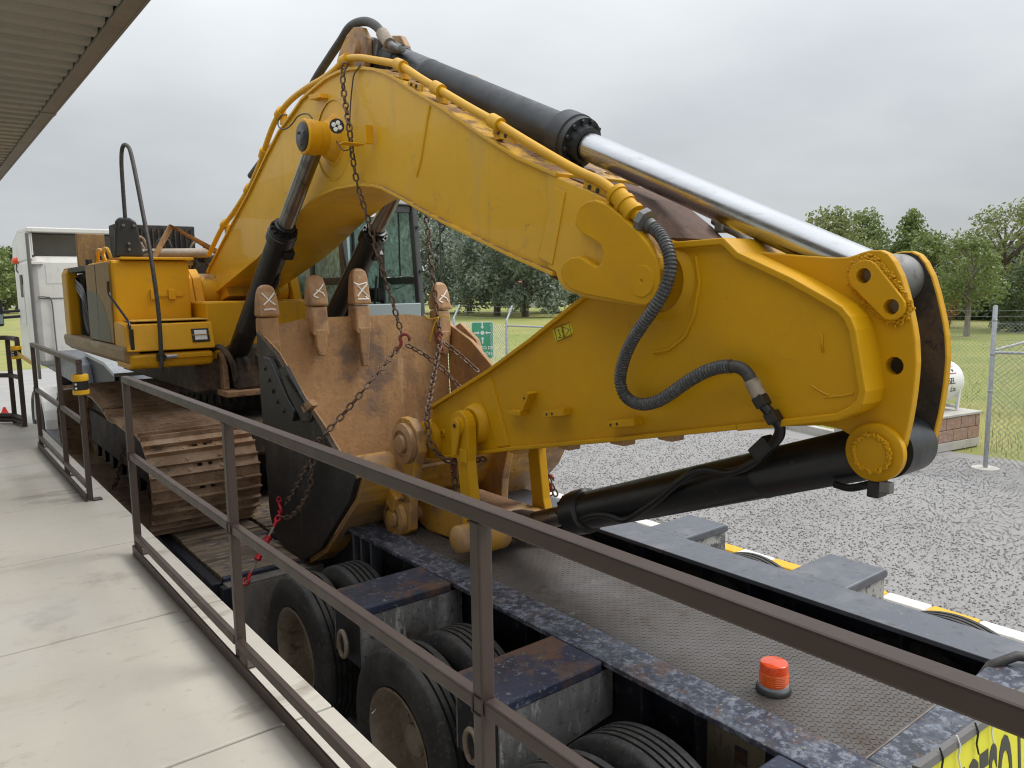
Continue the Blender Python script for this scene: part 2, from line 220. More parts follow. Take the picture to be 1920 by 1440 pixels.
# ================================================================ mesh helpers
def link(o): COL.objects.link(o); return o
class MB:
    def __init__(s): s.v = []; s.f = []; s.sm = []
    def add(s, vs, fs, smooth=False):
        b = len(s.v); s.v += [tuple(v) for v in vs]; s.f += [tuple(b+i for i in f) for f in fs]; s.sm += [smooth]*len(fs); return s
    def box(s, x0, x1, y0, y1, z0, z1):
        return s.add([(x0, y0, z0), (x1, y0, z0), (x1, y1, z0), (x0, y1, z0), (x0, y0, z1), (x1, y0, z1), (x1, y1, z1), (x0, y1, z1)],
                     [(3, 2, 1, 0), (4, 5, 6, 7), (0, 1, 5, 4), (1, 2, 6, 5), (2, 3, 7, 6), (3, 0, 4, 7)])
    def obox(s, c, sz, rot):   # oriented box: centre, size, 3x3 rotation
        c = Vector(c); vs = []
        for z in (-1, 1):
            for x, y in ((-1, -1), (1, -1), (1, 1), (-1, 1)): vs.append(c + rot @ Vector((x*sz[0]/2, y*sz[1]/2, z*sz[2]/2)))
        return s.add(vs, [(3, 2, 1, 0), (4, 5, 6, 7), (0, 1, 5, 4), (1, 2, 6, 5), (2, 3, 7, 6), (3, 0, 4, 7)])
    def bar(s, p0, p1, w, h, up=(0, 0, 1)):
        p0, p1 = Vector(p0), Vector(p1); d = p1-p0; y = d.normalized(); x = y.cross(Vector(up)).normalized(); z = x.cross(y)
        return s.obox((p0+p1)/2, (w, d.length, h), Matrix((x, y, z)).transposed())
    def prism(s, pts, x0, x1):   # (y,z) outline pushed through X
        a = sum(pts[i][0]*pts[(i+1) % len(pts)][1]-pts[(i+1) % len(pts)][0]*pts[i][1] for i in range(len(pts)))
        if a < 0: pts = pts[::-1]
        n = len(pts); vs = [(x0, y, z) for y, z in pts]+[(x1, y, z) for y, z in pts]
        fs = [tuple(range(n))[::-1], tuple(range(n, 2*n))]+[(i, (i+1) % n, n+(i+1) % n, n+i) for i in range(n)]
        return s.add(vs, fs)
    def prism_z(s, pts, z0, z1):
        a = sum(pts[i][0]*pts[(i+1) % len(pts)][1]-pts[(i+1) % len(pts)][0]*pts[i][1] for i in range(len(pts)))
        if a < 0: pts = pts[::-1]
        n = len(pts); vs = [(x, y, z0) for x, y in pts]+[(x, y, z1) for x, y in pts]
        return s.add(vs, [tuple(range(n))[::-1], tuple(range(n, 2*n))]+[(i, (i+1) % n, n+(i+1) % n, n+i) for i in range(n)])
    def prism_y(s, pts, y0, y1):   # (x,z) outline
        a = sum(pts[i][0]*pts[(i+1) % len(pts)][1]-pts[(i+1) % len(pts)][0]*pts[i][1] for i in range(len(pts)))
        if a > 0: pts = pts[::-1]
        n = len(pts); vs = [(x, y0, z) for x, z in pts]+[(x, y1, z) for x, z in pts]
        return s.add(vs, [tuple(range(n))[::-1], tuple(range(n, 2*n))]+[(i, (i+1) % n, n+(i+1) % n, n+i) for i in range(n)])
    def strip(s, pts, x0, x1, t, closed=False):   # plate of thickness t following a (y,z) line, offset to its left by t
        n = len(pts); out = []
        for i in range(n):
            a = Vector(pts[(i-1) % n] if closed or i > 0 else pts[i]); b = Vector(pts[(i+1) % n] if closed or i < n-1 else pts[i])
            c = Vector(pts[i]); d1 = (c-a).normalized() if (c-a).length > 1e-6 else (b-c).normalized(); d2 = (b-c).normalized() if (b-c).length > 1e-6 else d1
            n1 = Vector((-d1.y, d1.x)); n2 = Vector((-d2.y, d2.x)); m = (n1+n2).normalized(); k = 1/max(.5, m.dot(n1)); out.append(c+m*t*k)
        vs = []
        for (p, q) in zip(pts, out): vs += [(x0, p[0], p[1]), (x1, p[0], p[1]), (x1, q[0], q[1]), (x0, q[0], q[1])]
        fs = []
        for i in range(n if closed else n-1):
            a, b = 4*i, 4*((i+1) % n)
            for k in range(4): fs.append((a+k, a+(k+1) % 4, b+(k+1) % 4, b+k))
        if not closed: fs += [(3, 2, 1, 0), (4*n-4, 4*n-3, 4*n-2, 4*n-1)]
        return s.add(vs, fs)
    def tube(s, path, r, n=10, caps=True, smooth=True):
        path = [Vector(p) for p in path]; rs = r if isinstance(r, (list, tuple)) else [r]*len(path)
        vs = []; fs = []; prev = None
        for i, p in enumerate(path):
            d = (path[min(i+1, len(path)-1)]-path[max(i-1, 0)]).normalized()
            if prev is None: u = d.orthogonal().normalized()
            else: u = (prev-d*prev.dot(d)); u = u.normalized() if u.length > 1e-5 else d.orthogonal().normalized()
            prev = u; w = d.cross(u)
            for k in range(n): a = 2*math.pi*k/n; vs.append(p+(u*math.cos(a)+w*math.sin(a))*rs[i])
        for i in range(len(path)-1):
            for k in range(n): fs.append((i*n+k, i*n+(k+1) % n, (i+1)*n+(k+1) % n, (i+1)*n+k))
        s.add(vs, fs, smooth)
        if caps:
            b = len(s.v)-len(vs); s.f += [tuple(b+k for k in range(n))[::-1], tuple(b+len(vs)-n+k for k in range(n))]; s.sm += [False, False]
        return s
    def cyl(s, p0, p1, r, r1=None, n=24): return s.tube([p0, p1], [r, r if r1 is None else r1], n)
    def lathe(s, c, ax, prof, n=32, smooth=True):   # prof: (distance along axis, radius)
        c = Vector(c); ax = Vector(ax).normalized(); u = ax.orthogonal().normalized(); w = ax.cross(u); vs = []; fs = []
        for a, r in prof:
            for k in range(n): t = 2*math.pi*k/n; vs.append(c+ax*a+(u*math.cos(t)+w*math.sin(t))*max(r, 1e-4))
        for i in range(len(prof)-1):
            for k in range(n): fs.append((i*n+k, i*n+(k+1) % n, (i+1)*n+(k+1) % n, (i+1)*n+k))
        return s.add(vs, fs, smooth)
    def ball(s, c, r, n=10):
        rr = r if isinstance(r, (tuple, list)) else (r, r, r); vs = []; fs = []; m = n//2+1
        for i in range(m+1):
            ph = math.pi*i/m
            for k in range(n): t = 2*math.pi*k/n; vs.append((c[0]+rr[0]*math.sin(ph)*math.cos(t), c[1]+rr[1]*math.sin(ph)*math.sin(t), c[2]+rr[2]*math.cos(ph)))
        for i in range(m):
            for k in range(n): fs.append((i*n+k, (i+1)*n+k, (i+1)*n+(k+1) % n, i*n+(k+1) % n))
        return s.add(vs, fs, True)
    def mesh(s, name, m):
        me = bpy.data.meshes.new(name); me.from_pydata(s.v, [], s.f); me.validate(); me.update()
        if len(me.polygons) == len(s.sm): me.polygons.foreach_set('use_smooth', s.sm)
        bm = bmesh.new(); bm.from_mesh(me); bmesh.ops.recalc_face_normals(bm, faces=bm.faces); bm.to_mesh(me); bm.free()
        if any(s.sm): me.set_sharp_from_angle(angle=math.radians(40))
        me.materials.append(MATS[m]); return me
    def build(s, name, m, parent=None, bevel=0, seg=2):
        o = link(bpy.data.objects.new(name, s.mesh(name, m)))
        if bevel:
            b = o.modifiers.new('bevel', 'BEVEL'); b.width = bevel; b.segments = seg; b.limit_method = 'ANGLE'; b.angle_limit = math.radians(35); b.harden_normals = False
        if parent: adopt(o, parent)
        return o
def adopt(o, p):
    o.parent = p
    w = Matrix.Translation(p['_o']) if '_o' in p else Matrix()
    o.matrix_parent_inverse = w.inverted()
def tag(o, label, cat, group=None, kind=None):
    if label: o['label'] = label
    if cat: o['category'] = cat
    if group: o['group'] = group
    if kind: o['kind'] = kind
    return o
ORG = {}
def thing(name, label, cat, loc=(0, 0, 0), group=None):
    o = link(bpy.data.objects.new(name, None)); o.location = loc; o['_o'] = tuple(loc); o.empty_display_size = .2
    return tag(o, label, cat, group)
def struct(o): o['kind'] = 'structure'; return o
def piece(name, me, parent, mw):   # one more object sharing mesh data, at matrix mw
    o = link(bpy.data.objects.new(name, me)); adopt(o, parent); o.matrix_basis = mw; return o
def smooth_path(pts, n=8):   # Catmull-Rom
    P = [Vector(p) for p in pts]; P = [P[0]*2-P[1]]+P+[P[-1]*2-P[-2]]; out = []
    for i in range(1, len(P)-2):
        for k in range(n):
            t = k/n; a, b, c, d = P[i-1], P[i], P[i+1], P[i+2]
            out.append(.5*((2*b)+(c-a)*t+(2*a-5*b+4*c-d)*t*t+(3*b-a-3*c+d)*t**3))
    out.append(P[-2]); return out
def resample(path, step):
    out = [path[0].copy()]; acc = 0
    for a, b in zip(path[:-1], path[1:]):
        seg = (b-a).length; t = step-acc
        while t <= seg: out.append(a+(b-a)*(t/seg)); t += step
        acc = (acc+seg) % step
    return out
def frame_to(d, roll=0):
    d = Vector(d).normalized(); return d.to_track_quat('Y', 'Z').to_matrix().to_4x4() @ Matrix.Rotation(roll, 4, 'Y')
def text_mesh(name, body, size, m, parent, mw, extrude=.001, xscale=1, bold=0):
    cu = bpy.data.curves.new(name, 'FONT'); cu.body = body; cu.size = size; cu.extrude = extrude; cu.align_x = 'CENTER'; cu.align_y = 'CENTER'; cu.offset = bold; cu.resolution_u = 4
    ob = bpy.data.objects.new(name, cu); me = bpy.data.meshes.new_from_object(ob); bpy.data.objects.remove(ob)
    me.transform(mw @ Matrix.Diagonal((xscale, 1, 1, 1))); me.materials.clear(); me.materials.append(MATS[m])
    o = link(bpy.data.objects.new(name, me))
    if parent: adopt(o, parent)
    return o
def basis(o, x, y):   # matrix with local x, y axes and origin
    x = Vector(x).normalized(); y = Vector(y); z = x.cross(y).normalized(); y = z.cross(x)
    return Matrix.Translation(o) @ Matrix((x, y, z)).transposed().to_4x4()
def circle(c, r, n=24, a0=0, a1=2*math.pi): return [(c[0]+r*math.cos(a0+(a1-a0)*i/n), c[1]+r*math.sin(a0+(a1-a0)*i/n)) for i in range(n)]

def carve(o, cutters):   # real holes: subtract closed meshes (MB) from the object's mesh
    ms = []
    for c in cutters:
        me = bpy.data.meshes.new('cut'); me.from_pydata(c.v, [], c.f); bm = bmesh.new(); bm.from_mesh(me); bmesh.ops.recalc_face_normals(bm, faces=bm.faces); bm.to_mesh(me); bm.free()
        co = bpy.data.objects.new('cut', me); COL.objects.link(co); m = o.modifiers.new('hole', 'BOOLEAN'); m.operation = 'DIFFERENCE'; m.solver = 'EXACT'; m.object = co; ms.append(co)
    bpy.context.view_layer.update(); dg = bpy.context.evaluated_depsgraph_get(); me = bpy.data.meshes.new_from_object(o.evaluated_get(dg)); o.modifiers.clear(); o.data = me
    for c in ms: bpy.data.objects.remove(c)
    return o

# ================================================================ the setting
FL = 1.25   # dock floor level
ground = struct(MB().add([(-400, -400, -.02), (500, -400, -.02), (500, 700, -.02), (-400, 700, -.02)], [(0, 1, 2, 3)]).build('ground', 'lawn'))
def sheet(name, pts, z, m):
    n = len(pts); return struct(MB().add([(x, y, z) for x, y in pts], [tuple(range(n))]).build(name, m))
sheet('yard_paving', [(-30, -12), (6.3, -12), (6.3, 34), (-30, 34)], -.008, 'yard paving')
GE = [(6.3, -12), (15.2, -12), (13.9, -3), (13.45, 4.2), (13.3, 8.2), (11.6, 9.6), (10.6, 13), (10.4, 30), (6.3, 30)]
gv = sheet('gravel_yard', GE, -.004, 'gravel ground')
# loose stones lying on the gravel
def stones(n, x0, x1, y0, y1, smin, smax):
    P = RNG.uniform((x0, y0), (x1, y1), (n*2, 2))
    # keep what the yard holds, denser where it is near
    keep = (P[:, 0] < 13.2-.12*np.maximum(P[:, 1]-4, 0)*1.6) & (RNG.random(n*2) < np.clip(9/np.hypot(P[:, 0], P[:, 1]), .25, 1)); P = P[keep][:n]; n = len(P)
    base = np.array([(1, 0, 0), (-1, 0, 0), (0, 1, 0), (0, -1, 0), (0, 0, .5), (0, 0, -.5)], float)
    V = base[None]*RNG.uniform(.55, 1.2, (n, 6, 1)); a = RNG.uniform(0, 6.28, n); c, s = np.cos(a), np.sin(a)
    x = V[..., 0]*c[:, None]-V[..., 1]*s[:, None]; y = V[..., 0]*s[:, None]+V[..., 1]*c[:, None]
    sz = smin+(smax-smin)*RNG.random(n)**2.5
    V = np.stack([x, y*.8, V[..., 2]], -1)*sz[:, None, None]; V[..., :2] += P[:, None]; V[..., 2] += .003
    F = np.array([(0, 2, 4), (2, 1, 4), (1, 3, 4), (3, 0, 4), (2, 0, 5), (1, 2, 5), (3, 1, 5), (0, 3, 5)])
    F = (F[None]+6*np.arange(n)[:, None, None]).reshape(-1, 3)
    return V.reshape(-1, 3), F
def np_mesh(name, V, F, m, parent=None):
    me = bpy.data.meshes.new(name); k = F.shape[1]
    me.vertices.add(len(V)); me.vertices.foreach_set('co', np.ascontiguousarray(V, dtype=np.float32).ravel())
    me.loops.add(F.size); me.loops.foreach_set('vertex_index', np.ascontiguousarray(F, dtype=np.int32).ravel())
    me.polygons.add(len(F)); me.polygons.foreach_set('loop_start', np.arange(0, F.size, k, dtype=np.int32)); me.polygons.foreach_set('loop_total', np.full(len(F), k, dtype=np.int32))
    me.update(); me.validate(); me.materials.append(MATS[m])
    o = link(bpy.data.objects.new(name, me))
    if parent: adopt(o, parent)
    return o
V, F = stones(80000, 6.5, 14, -2, 16, .006, .019)
tag(np_mesh('gravel', V, F, 'gravel stones'), 'grey crushed stone spread over the yard', 'gravel', kind='stuff')
# concrete edging between gravel and lawn
ed = thing('edging_kerb', 'low pale concrete edging between the gravel and the lawn', 'kerb', (13.4, 6, 0))
pts = [(12.95, 6.9), (13.35, 8.3), (11.8, 9.7), (10.85, 12.8)]
for a, b in zip(pts[:-1], pts[1:]):
    MB().bar((a[0], a[1], .06), (b[0], b[1], .06), .14, .16).build('edging_stone', 'concrete plain', ed, .01)
# striped kerb beside the trailer lane
kb = thing('striped_kerb', 'yellow and white striped kerb along the edge of the gravel', 'kerb', (6.36, 4, 0))
y = -3.2; i = 0; KB = {}
while y < 15:
    ln = .365; key = 'kerb yellow' if i % 2 else 'kerb white'
    if key not in KB: KB[key] = MB().box(-.085, .085, 0, ln-.004, -.02, .15).build('kerb_block', key, kb, .02); o = KB[key]; o.matrix_basis = Matrix.Translation((6.37, y, 0))
    else:
        o = piece('kerb_block', KB[key].data, kb, Matrix.Translation((6.37, y, 0))); b = o.modifiers.new('bevel', 'BEVEL'); b.width = .02; b.segments = 2
    y += ln; i += 1
# ---------------------------------------------------------------- dock
dock = struct(MB().prism_z([(-9, -6), (1.10, -6), (1.10, 10.6), (.85, 11.15), (.3, 11.45), (-9, 11.6)], 0, FL-.16).build('dock', 'concrete plain'))
dk = dock; dk['_o'] = (0, 0, 0)
ys = [-6, -3.9, -2.6, -1.31, -.02, 1.273, 2.565, 3.857, 5.16, 6.46, 7.76, 9.06, 10.36]
for a, b in zip(ys[:-1], ys[1:]):
    for x0, x1 in ((-9, -3.2), (-3.2, 1.13)): MB().box(x0+.006, x1-(.006 if x1 < 0 else 0), a+.006, b-.006, FL-.16, FL).build('slab', 'concrete floor', dk, .006)
MB().prism_z([(-9, 10.365), (1.13, 10.365), (1.12, 10.75), (1.0, 11.05), (.75, 11.3), (.3, 11.5), (-9, 11.65)], FL-.16, FL).build('slab', 'concrete floor', dk, .006)
# ---------------------------------------------------------------- canopy roof over the dock
RZ = 4.30
rf = thing('canopy_roof', 'ribbed sheet metal canopy roof with a brown fascia over the dock', 'roof', (0, 5, RZ))
y0 = -3.0; pitch = .2075; sec = [(0, .03), (.045, .03), (.06, .0), (.15, .0), (.165, .03), (pitch-.003, .03)]
rib = MB(); n = len(sec)
vs = [(-7, a, b) for a, b in sec]+[(1.02, a, b) for a, b in sec]+[(-7, a, b+.004) for a, b in sec]+[(1.02, a, b+.004) for a, b in sec]
fs = [(i, i+1, n+i+1, n+i) for i in range(n-1)]+[(2*n+i, 3*n+i, 3*n+i+1, 2*n+i+1) for i in range(n-1)]+[(n+i, n+i+1, 3*n+i+1, 3*n+i) for i in range(n-1)]
ribme = rib.add(vs, fs).mesh('roof_rib', 'roof metal')
for i in range(92): piece('roof_rib', ribme, rf, Matrix.Translation((0, y0+i*pitch, RZ)))
for a, b in ((-3, 7.55), (7.56, 16.2)):
    MB().box(1.025, 1.11, a, b, RZ-.015, RZ+.012).build('fascia_lip', 'fascia metal', rf, .003)
    MB().box(1.11, 1.125, a, b, RZ-.02, RZ+.16).build('fascia', 'fascia metal', rf, .003)
    MB().box(-7, 1.1, a, b, RZ+.06, RZ+.075).build('roof_deck', 'fascia metal', rf)
MB().box(1.02, 1.128, 7.5, 7.6, RZ-.022, RZ+.17).build('joint_strap', 'fascia metal', rf, .002)
for yy in (1.5, 6.5, 11.5): MB().box(-5.5, 1.0, yy, yy+.08, RZ+.035, RZ+.06).build('purlin', 'fascia metal', rf)
# ---------------------------------------------------------------- railings (0.05 m box tube)
def railing(label, ya, yb, posts, bend=None):
    t = thing('railing', label, 'railing', (.975, (ya+yb)/2, FL), 'brown tube railings along the dock edge')
    x0, x1, PW = .95, .988, .038
    def rail(nm, z0, z1, xx0=x0, xx1=x1):
        MB().box(xx0, xx1, ya, yb, z0, z1).build(nm, 'rail paint', t, .005)
    rail('top_rail', 2.284, 2.322, x0-.002, x1+.002)
    ps = sorted(posts)
    for a, b in zip(ps[:-1], ps[1:]):
        MB().box(x0+.002, x1-.002, a+PW, b, 1.830, 1.868).build('middle_rail', 'rail paint', t, .005)
        MB().box(x0-.004, x0+.024, a+PW, b, 1.346, 1.384).build('lower_rail', 'rail paint', t, .005)
    for p in ps: MB().box(x0, x1, p, p+PW, FL+.009, 2.284).build('post', 'rail paint', t, .005)
    MB().box(x0-.012, x0-.001, ya, yb, FL+.001, FL+.058).build('base_rail', 'rail paint', t, .004)
    for p in ps:
        for z in (2.282, 1.870, 1.828):
            MB().tube([(x0-.001, p-.001, z), (x0-.001, p+PW+.001, z)], .003, 5).build('weld_bead', 'rail paint', t)
        for yy in (p-.001, p+PW+.001): MB().tube([(x0-.0005, yy, 1.83), (x0-.0005, yy, 1.868)], .003, 5).build('weld_bead', 'rail paint', t)
    for p in ps: MB().box(x0+.03, x1+.06, p-.02, p+.07, FL+.0015, FL+.008).build('foot_plate', 'rail paint', t)
    return t
railing('brown tube railing in front of the bucket, running to the nearest edge of the picture', -2.1, 4.90, [-2.1, -.36, 1.340, 3.065, 4.862])
railing('short brown tube railing section beside the excavator track, with a belt box on it', 6.40, 9.06, [6.40, 7.42, 9.022])
t = thing('railing', 'farthest brown tube railing section, turning the dock corner by the truck', 'railing', (.7, 11, FL), 'brown tube railings along the dock edge')
cp = [(.99, 10.62), (.93, 11.02), (.62, 11.3), (.0, 11.42), (-1.4, 11.55)]
for z, nm in ((2.29, 'top_rail'), (1.835, 'middle_rail'), (1.345, 'lower_rail'), (FL+.04, 'base_rail')):
    MB().tube([(x, y, z) for x, y in cp], .028, 8).build(nm, 'rail paint', t)
for x, y in cp: MB().box(x-.025, x+.025, y-.025, y+.025, FL+.002, 2.29).build('post', 'rail paint', t, .005)
def belt_box(y, label):
    t = thing('belt_barrier', label, 'belt barrier', (.975, y, 2.1), 'yellow and black belt boxes')
    c = (.97, y, 0)
    MB().lathe(c, (0, 0, 1), [(2.21, .0), (2.21, .052), (2.205, .056), (2.165, .056), (2.16, .05), (2.16, 0)], 24).build('cap', 'belt yellow', t)
    MB().lathe(c, (0, 0, 1), [(2.1595, 0), (2.1595, .05), (2.095, .05), (2.095, 0)], 24).build('cassette', 'belt black', t)
    MB().lathe(c, (0, 0, 1), [(2.0945, 0), (2.0945, .056), (2.065, .056), (2.06, .05), (2.06, 0)], 24).build('base', 'belt yellow', t)
    MB().cyl((.97, y, 2.2101), (.97, y, 2.212), .03, n=16).build('dial', 'belt black', t)
    for z in (2.14, 2.11): MB().ball((.97-.036, y-.036, z), .009, 8).build('screw', 'lens', t)
    return t
belt_box(6.42, 'yellow and black belt box on the short railing beside the track')
b2 = belt_box(10.58, 'yellow and black belt box on the farthest railing, its belt pulled out')
MB().add([(.97, 10.5, 2.155), (.97, 9.05, 2.12), (.97, 9.05, 2.075), (.97, 10.5, 2.10), (.973, 10.5, 2.155), (.973, 9.05, 2.12), (.973, 9.05, 2.075), (.973, 10.5, 2.10)], [(0, 1, 2, 3), (7, 6, 5, 4), (0, 4, 5, 1), (1, 5, 6, 2), (2, 6, 7, 3), (3, 7, 4, 0)]).build('belt', 'belt yellow', b2)
# ---------------------------------------------------------------- chain link fence
def wires(p, q, h, dz=.065, r=.0022):
    """diagonal wires of a chain link panel from p to q (ground points), one joined mesh"""
    mb = MB(); P = Vector((p[0], p[1], 0)); Q = Vector((q[0], q[1], 0)); ln = (Q-P).length; d = (Q-P)/ln; nrm = Vector((-d.y, d.x, 0))
    k = -h
    while k < ln:
        for sgn in (1, -1):
            a0, b0 = k, k+h; u0, u1 = max(0, a0), min(ln, b0)
            if u1 > u0+.01:
                z0, z1 = (u0-a0, u1-a0); z0, z1 = (z0, z1) if sgn > 0 else (h-z0, h-z1)
                A = P+d*u0+Vector((0, 0, .05+z0)); B = P+d*u1+Vector((0, 0, .05+z1)); o = nrm*(.0025*sgn); e = nrm.cross(B-A).normalized()*r
                f = nrm*r
                mb.add([A+o-e-f, A+o+e-f, A+o+e+f, A+o-e+f, B+o-e-f, B+o+e-f, B+o+e+f, B+o-e+f], [(0, 1, 5, 4), (1, 2, 6, 5), (2, 3, 7, 6), (3, 0, 4, 7)])
        k += dz*1.25
    return mb
def fence(label, pts, h, mesh_h, out=True, brace=None, tall=()):
    t = thing('chain_link_fence', label, 'fence', (pts[0][0], pts[0][1], 0))
    for i, (x, y) in enumerate(pts):
        hh = tall[i] if tall else h
        MB().lathe((x, y, 0), (0, 0, 1), [(0, .032), (hh, .032), (hh+.012, .024), (hh+.016, 0)], 12).build('post', 'galvanised', t)
        if out:
            MB().bar((x, y, h-.02), (x+.26, y+.12, h+.30), .035, .035).build('outrigger', 'galvanised', t, .004)
        else: MB().lathe((x, y, 0), (0, 0, 1), [(-.01, .2), (.012, .19), (.016, 0)], 10).build('footing', 'concrete plain', t)
    for a, b in zip(pts[:-1], pts[1:]):
        if a[0] == 19.0: continue
        o = wires(a, b, mesh_h).build('wire_mesh', 'galvanised', t); o['kind'] = 'stuff'
        for k in range(3):
            f = .15+.4*k
            if out: A = (a[0]+.26*f, a[1]+.12*f, h+.3*f); B = (b[0]+.26*f, b[1]+.12*f, h+.3*f)
            else: A = (a[0], a[1], mesh_h+.08+.12*k); B = (b[0], b[1], mesh_h+.08+.12*k)
            MB().tube([A, ((A[0]+B[0])/2, (A[1]+B[1])/2, (A[2]+B[2])/2-.02), B], .0035, 4).build('barbed_wire', 'galvanised', t)
    return t
fn = fence('chain link fence with slanted post tops behind the bucket, by the green sign', [(10.3, 24.5), (10.3, 20), (10.3, 17.6), (10.32, 15.4), (10.22, 13.2)], 2.1, 1.95)
MB().tube([(10.22, 13.2, 1.98), (10.6, 11.5, 1.96), (10.95, 10.1, 1.95)], .02, 8).build('brace_rail', 'galvanised', fn)
MB().cyl((10.66, 11.45, 0), (10.66, 11.45, 2.5), .045, n=12).build('end_post', 'sign white', fn)
f2 = fence('chain link fence with a tall galvanised post beside the fuel tank', [(20.5, 15), (18.8, 11.5), (17.3, 8.2), (19.0, 5.2), (12.53, 4.5), (13.3, 1.6), (14.1, -1.3), (14.9, -4.2)], 2.42, 1.85, out=False, tall=(2.1, 2.1, 2.1, 2.1, 2.42, 2.2, 2.2, 2.2))
for z in (2.2, 1.7, 1.15): MB().lathe((12.53, 4.5, z), (0, 0, 1), [(0, .032), (.004, .037), (.03, .037), (.034, .032)], 12).build('band', 'galvanised', f2)
MB().tube([(12.55, 4.5, 1.74), (13.3, 1.6, 1.79)], .021, 8).build('brace_rail', 'galvanised', f2)
MB().tube([(12.57, 4.53, 1.76), (19.0, 5.2, 1.82)], .021, 8).build('brace_rail', 'galvanised', f2)
# ---------------------------------------------------------------- assembly point sign
sd = Vector((.80, -.60, 0)); so_ = Vector((10.14, 13.96, 0))
sg = thing('assembly_sign', 'green and white assembly point sign with four arrows on the fence', 'sign', tuple(so_))
B = basis((10.12, 13.96, 1.63), sd, (0, 0, 1))
def sgp(pts, nm, m, t=.004, dz=0):
    mb = MB(); n = len(pts); vs = [B @ Vector((x, y, dz)) for x, y in pts]+[B @ Vector((x, y, dz+t)) for x, y in pts]
    mb.add(vs, [tuple(range(n))[::-1], tuple(range(n, 2*n))]+[(i, (i+1) % n, n+(i+1) % n, n+i) for i in range(n)]).build(nm, m, sg)
def rr(w, h, r, n=5):
    o = []
    for cx, cy, a in ((w-r, h-r, 0), (-w+r, h-r, 90), (-w+r, -h+r, 180), (w-r, -h+r, 270)):
        for k in range(n+1): t = math.radians(a+90*k/n); o.append((cx+r*math.cos(t), cy+r*math.sin(t)))
    return o
sgp(rr(.255, .42, .05), 'panel_border', 'sign white'); sgp(rr(.235, .40, .04), 'panel', 'sign green', .002, .0045)
sgp([(.045*math.cos(a*.4), .17+.045*math.sin(a*.4)) for a in range(16)], 'dot', 'sign white', .002, .007)
for a in range(4):
    ca, sa = math.cos(a*math.pi/2), math.sin(a*math.pi/2); k = 1.0
    pl = [(.062, 0), (.105, .042), (.105, .016), (.185, .016), (.185, -.016), (.105, -.016), (.105, -.042)]
    if a % 2: pl = [(x*1.25+.01, y) for x, y in pl]
    sgp([(x*ca-y*sa, .17+x*sa+y*ca) for x, y in pl], 'arrow', 'sign white', .002, .007)
text_mesh('lettering', 'PUNTO DE', .095, 'sign white', sg, B @ Matrix.Translation((0, -.17, .008)), bold=.002)
text_mesh('lettering', 'REUNI\u00d3N', .095, 'sign white', sg, B @ Matrix.Translation((0, -.30, .008)), bold=.002)
MB().cyl((10.145, 13.985, 0), (10.145, 13.985, 2.0), .02, n=8).build('post', 'galvanised', sg)
# ---------------------------------------------------------------- fuel tank on its block plinth
pl = thing('block_plinth', 'low plinth of reddish rough blocks under the white tank', 'plinth', (13.3, 6.2, 0))
pd = Vector((.985, -.17, 0)); pn = Vector((.17, .985, 0)); p0 = Vector((11.9, 5.62, 0))
RT = Matrix((pd, pn, Vector((0, 0, 1)))).transposed()
def pbox(u0, u1, w0, w1, z0, z1, nm, m, bev=.01): MB().obox(p0+pd*((u0+u1)/2)+pn*((w0+w1)/2)+Vector((0, 0, (z0+z1)/2)), (u1-u0, w1-w0, z1-z0), RT).build(nm, m, pl, bev)
pbox(0, 2.35, 0, 1.1, 0, .15, 'footing', 'concrete plain'); pbox(.02, 2.33, .04, 1.08, .15, .555, 'core', 'concrete plain')
for c in range(2):
    u = -.2*c
    while u < 2.33:
        a, b = max(0, u), min(2.34, u+.40)
        if b-a > .06: pbox(a+.004, b-.004, .0, .12, .153+.203*c, .352+.203*c, 'block', 'block stone', .014)
        u += .40
    w = .13+.1*c
    while w < 1.08: pbox(2.22, 2.342, w, min(1.09, w+.38)-.006, .153+.203*c, .352+.203*c, 'block', 'block stone', .014); w += .385
pbox(-.01, 2.36, -.015, 1.1, .560, .605, 'cap', 'concrete plain')
tk = thing('fuel_tank', 'white cylindrical diesel tank with black lettering on the block plinth', 'fuel tank', (13.2, 6.1, .6))
tc_ = p0+pn*.55+Vector((0, 0, 1.09)); r = .37
MB().lathe(tc_, pd, [(.15, 0), (.17, .15), (.22, .27), (.30, .345), (.38, r), (2.08, r), (2.16, .345), (2.24, .27), (2.29, .15), (2.31, 0)], 40).build('shell', 'tank white', tk)
for u in (.5, 2.06):
    for s in (-1, 1): MB().bar(tc_+pd*u+pn*(.30*s)+Vector((0, 0, -.47)), tc_+pd*u+pn*(.335*s)+Vector((0, 0, .0)), .05, .05, pd).build('saddle_leg', 'tank white', tk, .004)
    MB().bar(tc_+pd*u-pn*.3+Vector((0, 0, -.42)), tc_+pd*u+pn*.3+Vector((0, 0, -.42)), .05, .05).build('saddle', 'tank white', tk, .004)
def tank_text(s, u, z, size):
    th = math.asin(z/r); o = tc_+pd*u-pn*(math.cos(th)*(r+.003))+Vector((0, 0, z)); up = Vector((0, 0, math.cos(th)))+pn*math.sin(th)
    text_mesh('lettering', s, size, 'print black', tk, basis(o, pd, up), .001, .85)
tank_text('DIESEL', 1.68, .04, .15); tank_text('Lts.', 1.85, -.10, .135)
def tank_patch(u0, u1, z0, z1, nm, m, off):
    mb = MB(); vs = []
    for u, z in ((u0, z0), (u1, z0), (u1, z1), (u0, z1)): vs.append(tc_+pd*u-pn*((r+off)*math.cos(math.asin(z/r)))+Vector((0, 0, z*(1+off/r))))
    mb.add(vs, [(0, 1, 2, 3)]).build(nm, m, tk)
tank_patch(1.62, 1.94, .16, .27, 'hazard_label', 'print red', .006); tank_patch(1.635, 1.925, .17, .26, 'hazard_label_field', 'sign white', .010)
tank_patch(1.83, 1.87, .19, .225, 'hazard_mark', 'print black', .013)

